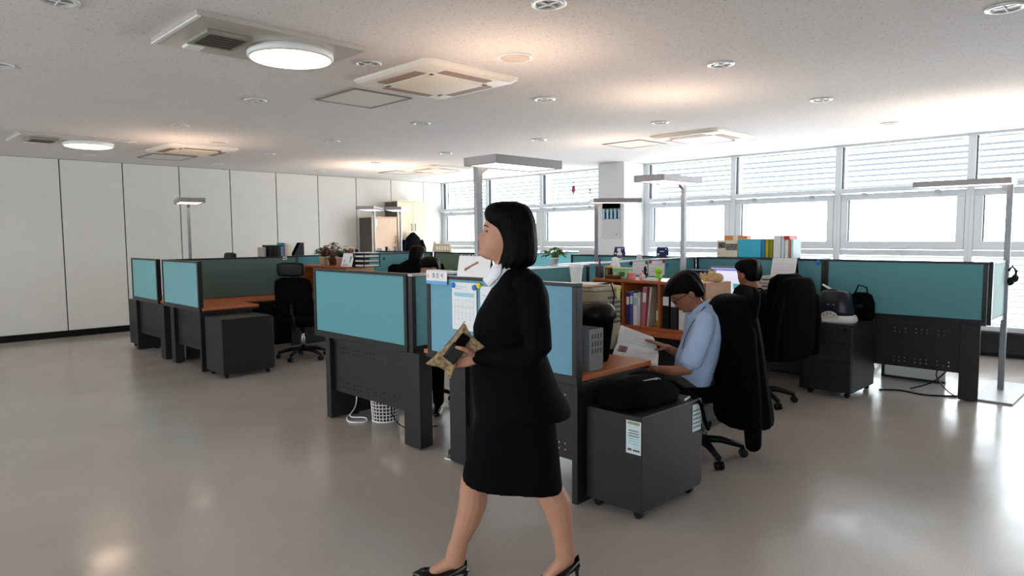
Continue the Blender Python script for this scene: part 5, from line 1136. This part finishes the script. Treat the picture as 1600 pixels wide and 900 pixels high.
# --- bag, stickers and pen on the near pedestal
T = thing('laptop_bag', 'black bag slumped on the near drawer pedestal', 'bag', (3.17, 2.16, .561))
MB().loft([sq(.28, .155, 0, .7), sq(.29, .16, .03, .7), sq(.27, .145, .08, .75), sq(.20, .10, .125, .8, ox=-.02), sq(.08, .04, .14, .9, ox=-.03)]).build('body', blackcloth, T, smooth=True, sub=1)
MB().tube([(.12, -.06, .115), (.20, -.10, .09), (.26, -.12, .05), (.285, -.17, .01), (.285, -.222, -.03), (.33, -.224, -.14), (.37, -.222, -.19), (.43, -.20, -.17)], .012, 8).build('strap', blackcloth, T, smooth=True)
MB().tube([(-.05, -.05, .13), (.05, -.08, .135), (.13, -.06, .11)], .007, 6).build('zip', chrome, T)
def sticker(parent, mb, lines, nm='sticker'):
    o = mb.build(nm, cmat('sticker_pale', (206, 220, 224), .4), parent); return o
S_ = sticker(pd, B(-.3015, -.3005, -.178, -.085, .36, .535), 0)
B(-.3022, -.3014, -.17, -.095, .515, .53).build('print_band', cmat('olive_print', (150, 150, 110), .6), S_)
for k in range(6): B(-.3022, -.3014, -.165, -.10, .41+.014*k, .415+.014*k).build('text_line', lav if k < 3 else txt_dark, S_)
B(-.3022, -.3014, -.12, -.095, .375, .387).build('red_word', cmat('dull_red_print', (130, 60, 70), .6), S_); B(-.3022, -.3014, -.17, -.128, .375, .385).build('dark_word', txt_dark, S_)
S_ = sticker(pd, B(.20, .292, -.1845, -.1835, .38, .535), 0)
for k in range(5): B(.205, .287, -.1852, -.1844, .40+.024*k, .406+.024*k).build('text_line', txt_dark, S_)
single('pen', MB().tube([(0, 0, .006), (.13, .03, .006)], .006, 8), paper, 'white pen on the near drawer pedestal beside the bag', 'pen', (3.36, 1.985, .561))
# --- calendar on the pillar, ornaments in the window
T = thing('wall_calendar', 'wall calendar with a group picture on the white pillar', 'calendar', (9.275, 6.915, 1.44))
B(-.004, 0, -.19, .19, .0, .60).build('sheet', cmat('calendar_white', (206, 206, 210), .7), T); B(-.006, -.003, -.185, .185, .32, .60).build('picture', cmat('group_picture', (112, 150, 168), .6, nscale=22, namt=.9), T); B(-.006, -.003, -.185, .185, .50, .60).build('picture_sky', cmat('picture_sky', (150, 196, 214), .6), T); B(-.007, -.003, -.12, -.10, .06, .08).build('logo', txt_dark, T)
for k in range(9): MB().ell((-.0065, -.16+.04*k, .47+.012*(k % 2)), (.001, 0, 0), (0, .014, 0), (0, 0, .02), 8, 6).build('printed_head', cmat('picture_heads', (70, 74, 70), .6) if k % 2 else paper2, T)
for k in range(9): B(-.0066, -.0058, -.18+.04*k, -.145+.04*k, .33, .45).build('printed_figure', navy if k % 2 else cmat('picture_light_blue', (176, 206, 214), .6), T)
p = onX(896, 296, 9.84); T = thing('window_ornament', 'small round red and blue ornament hanging in the window', 'ornament', tuple(p))
MB().prism([(0, .045*math.cos(PI/2+PI*k/10), .075*math.sin(PI/2+PI*k/10)) for k in range(11)], (.004, 0, 0)).build('red_half', cmat('crimson', (200, 30, 60), .5), T); MB().prism([(0, .045*math.cos(-PI/2+PI*k/10), .075*math.sin(-PI/2+PI*k/10)) for k in range(11)], (.004, 0, 0)).build('blue_half', cmat('slate_blue', (84, 92, 130), .5), T); MB().cyl((.002, 0, .075), (.002, 0, .20), .003, n=6).build('thread', greyp, T); MB().cyl((.002, 0, -.11), (.002, 0, -.09), .012, n=8).build('bead', greyp, T); MB().cyl((.002, 0, .11), (.002, 0, .135), .012, n=8).build('bead', cmat('dark_green_bead', (60, 90, 84), .5), T)
p = onX(922, 297, 9.84); T = thing('bird_ornament', 'small winged ornament hanging in the window by the pillar', 'ornament', tuple(p))
MB().ell((0, 0, 0), (.02, 0, 0), (0, .02, 0), (0, 0, .035), 10, 7).build('body', cmat('ornament_grey', (120, 116, 116), .6), T, smooth=True)
for s in (-1, 1): MB().prism([(0, s*.01, .0), (0, s*.05, .03), (0, s*.10, .06), (0, s*.06, .02)], (.004, 0, 0)).build('wing', cmat('ornament_grey2', (150, 146, 146), .6), T)
MB().prism([(0, -.01, -.03), (0, .01, -.03), (0, .016, -.07), (0, -.016, -.07)], (.004, 0, 0)).build('tail', cmat('ornament_grey', (120, 116, 116), .6), T)
# --- under the desks
def check_mat():
    M = mat('checked_basket', (150, 134, 128), .7); nt = M.node_tree; b = nt.nodes['Principled BSDF']; tc = [x for x in nt.nodes if x.type == 'TEX_COORD'][0]
    ck = nt.nodes.new('ShaderNodeTexBrick'); ck.offset = 0; ck.inputs['Scale'].default_value = 9; ck.inputs['Mortar Size'].default_value = .035; ck.inputs['Brick Width'].default_value = .18; ck.inputs['Row Height'].default_value = .18
    ck.inputs['Color1'].default_value = lin((70, 56, 54)); ck.inputs['Color2'].default_value = lin((84, 66, 62)); ck.inputs['Mortar'].default_value = lin((214, 206, 204))
    nt.links.new(tc.outputs['UV'], ck.inputs[0]); nt.links.new(ck.outputs['Color'], b.inputs['Base Color']); return M
T = thing('waste_basket', 'white latticed waste basket under the desk left of the woman', 'waste basket', (3.12, 4.60, 0))
MB().lathe((0,0,0), [(.10, .006), (.118, .29), (.112, .29), (.094, .012)], 24).build('inner_bag', cmat('dark_red_brown', (78, 52, 50), .7), T, smooth=True)
for k in range(24):
    a = 2*PI*k/24; MB().tube([(.103*math.cos(a), .103*math.sin(a), .0), (.122*math.cos(a), .122*math.sin(a), .295)], .0035, 5).build('upright_wire', paper, T)
for k in range(11):
    z = .01+.028*k; r = .103+.019*z/.295; MB().tube([(r*math.cos(2*PI*j/24), r*math.sin(2*PI*j/24), z) for j in range(25)], .0035 if 0 < k < 10 else .007, 5).build('hoop', paper, T)
def cable(label, pts, r, m_, name='cable'):
    P = [Vector(p) for p in pts]; o0 = P[0].copy(); o0.z = 0; q = []
    for i in range(len(P)-1):
        p0 = P[max(0, i-1)]; p1 = P[i]; p2 = P[i+1]; p3 = P[min(len(P)-1, i+2)]
        for t in (0, .25, .5, .75): q.append(.5*((2*p1)+(p2-p0)*t+(2*p0-5*p1+4*p2-p3)*t*t+(3*p1-p0-3*p2+p3)*t**3)-o0)
    q.append(P[-1]-o0); single(name, MB().tube(q, r, 6), m_, label, 'cable', tuple(o0), smooth=True)
g = .0065
cable('white cable looped on the floor under the teal partition desk', [(3.0, 4.95, g), (2.92, 4.86, g), (2.88, 4.74, g), (2.97, 4.66, g), (3.02, 4.75, g+.008), (2.95, 4.86, g+.012), (3.05, 4.93, .08), (3.08, 4.95, .24)], .006, paper)
cable('thin dark cable hanging under the teal partition desk', [(3.05, 4.40, .25), (3.02, 4.36, .12), (3.05, 4.28, .03), (3.15, 4.2, g), (3.3, 4.15, g)], .005, black)
cable('black cable along the floor under the right-hand desk', [(7.0, 2.05, g), (7.1, 1.9, g), (7.05, 1.7, g), (7.12, 1.55, g), (7.2, 1.45, g)], .008, black)
cable('black cable rising in a loop under the right-hand desk', [(7.25, 1.85, g), (7.3, 1.72, .06), (7.28, 1.62, .14), (7.35, 1.55, .25), (7.3, 1.5, .4)], .007, black)
cable('second black cable crossing under the right-hand desk', [(7.15, 1.45, g), (7.22, 1.55, .05), (7.3, 1.65, .16), (7.32, 1.6, .3), (7.35, 1.55, .45)], .006, charcoal_dk)
cable('grey thin cord hanging at the end of the right-hand desk', [(7.35, 1.5, .4), (7.3, 1.46, .15), (7.32, 1.42, .08), (7.25, 1.44, .03)], .004, greyp)
T = thing('power_strip', 'dark power adapter on the floor between the two near desks', 'power strip', (3.02, 3.55, 0), .5); B(-.14, .14, -.035, .035, 0, .05).build('body', charcoal_dk, T, bevel=.008); MB().tube([(-.14, 0, .02), (-.20, .03, .01), (-.22, -.03, .008), (-.15, -.06, .03), (-.10, -.05, .05)], .006, 6).build('lead', paper, T, smooth=True); B(-.05, .05, -.02, .02, .05, .075).build('plug', black, T, bevel=.004)
T = thing('computer_case', 'dark computer case on the floor under the left desk', 'computer', (3.2, 8.75, 0)); B(-.2, .2, -.075, .075, .01, .42).build('case', charcoal_dk, T, bevel=.005); B(-.205, -.2, -.07, .07, .03, .40).build('front_panel', silver, T)
p = onZ(1578, 455, 1.10); T = thing('hanging_headset', 'small black headset hanging on the right-hand lamp pole', 'headset', (7.74, 1.20, 1.02)); MB().tube([(0, 0, .0), (.0, -.05, .05), (0, -.06, .12), (0, -.03, .16), (0, .0, .12)], .012, 8).build('band', black, T, smooth=True); MB().ell((0, -.02, .02), (.025, 0, 0), (0, .03, 0), (0, 0, .04), 10, 7).build('ear_cup', black, T, smooth=True); MB().ell((.02, -.05, .05), (.02, 0, 0), (0, .03, 0), (0, 0, .04), 10, 7).build('ear_cup', black, T, smooth=True)
T = thing('wall_label', 'small white label on the left partition top', 'label', (onY(445, 405, 8.823).x, 8.822, 1.19)); B(-.03, .03, -.002, 0, 0, .045).build('card', paper, T); B(-.02, .02, -.003, -.002, .015, .03).build('print', txt_dark, T)
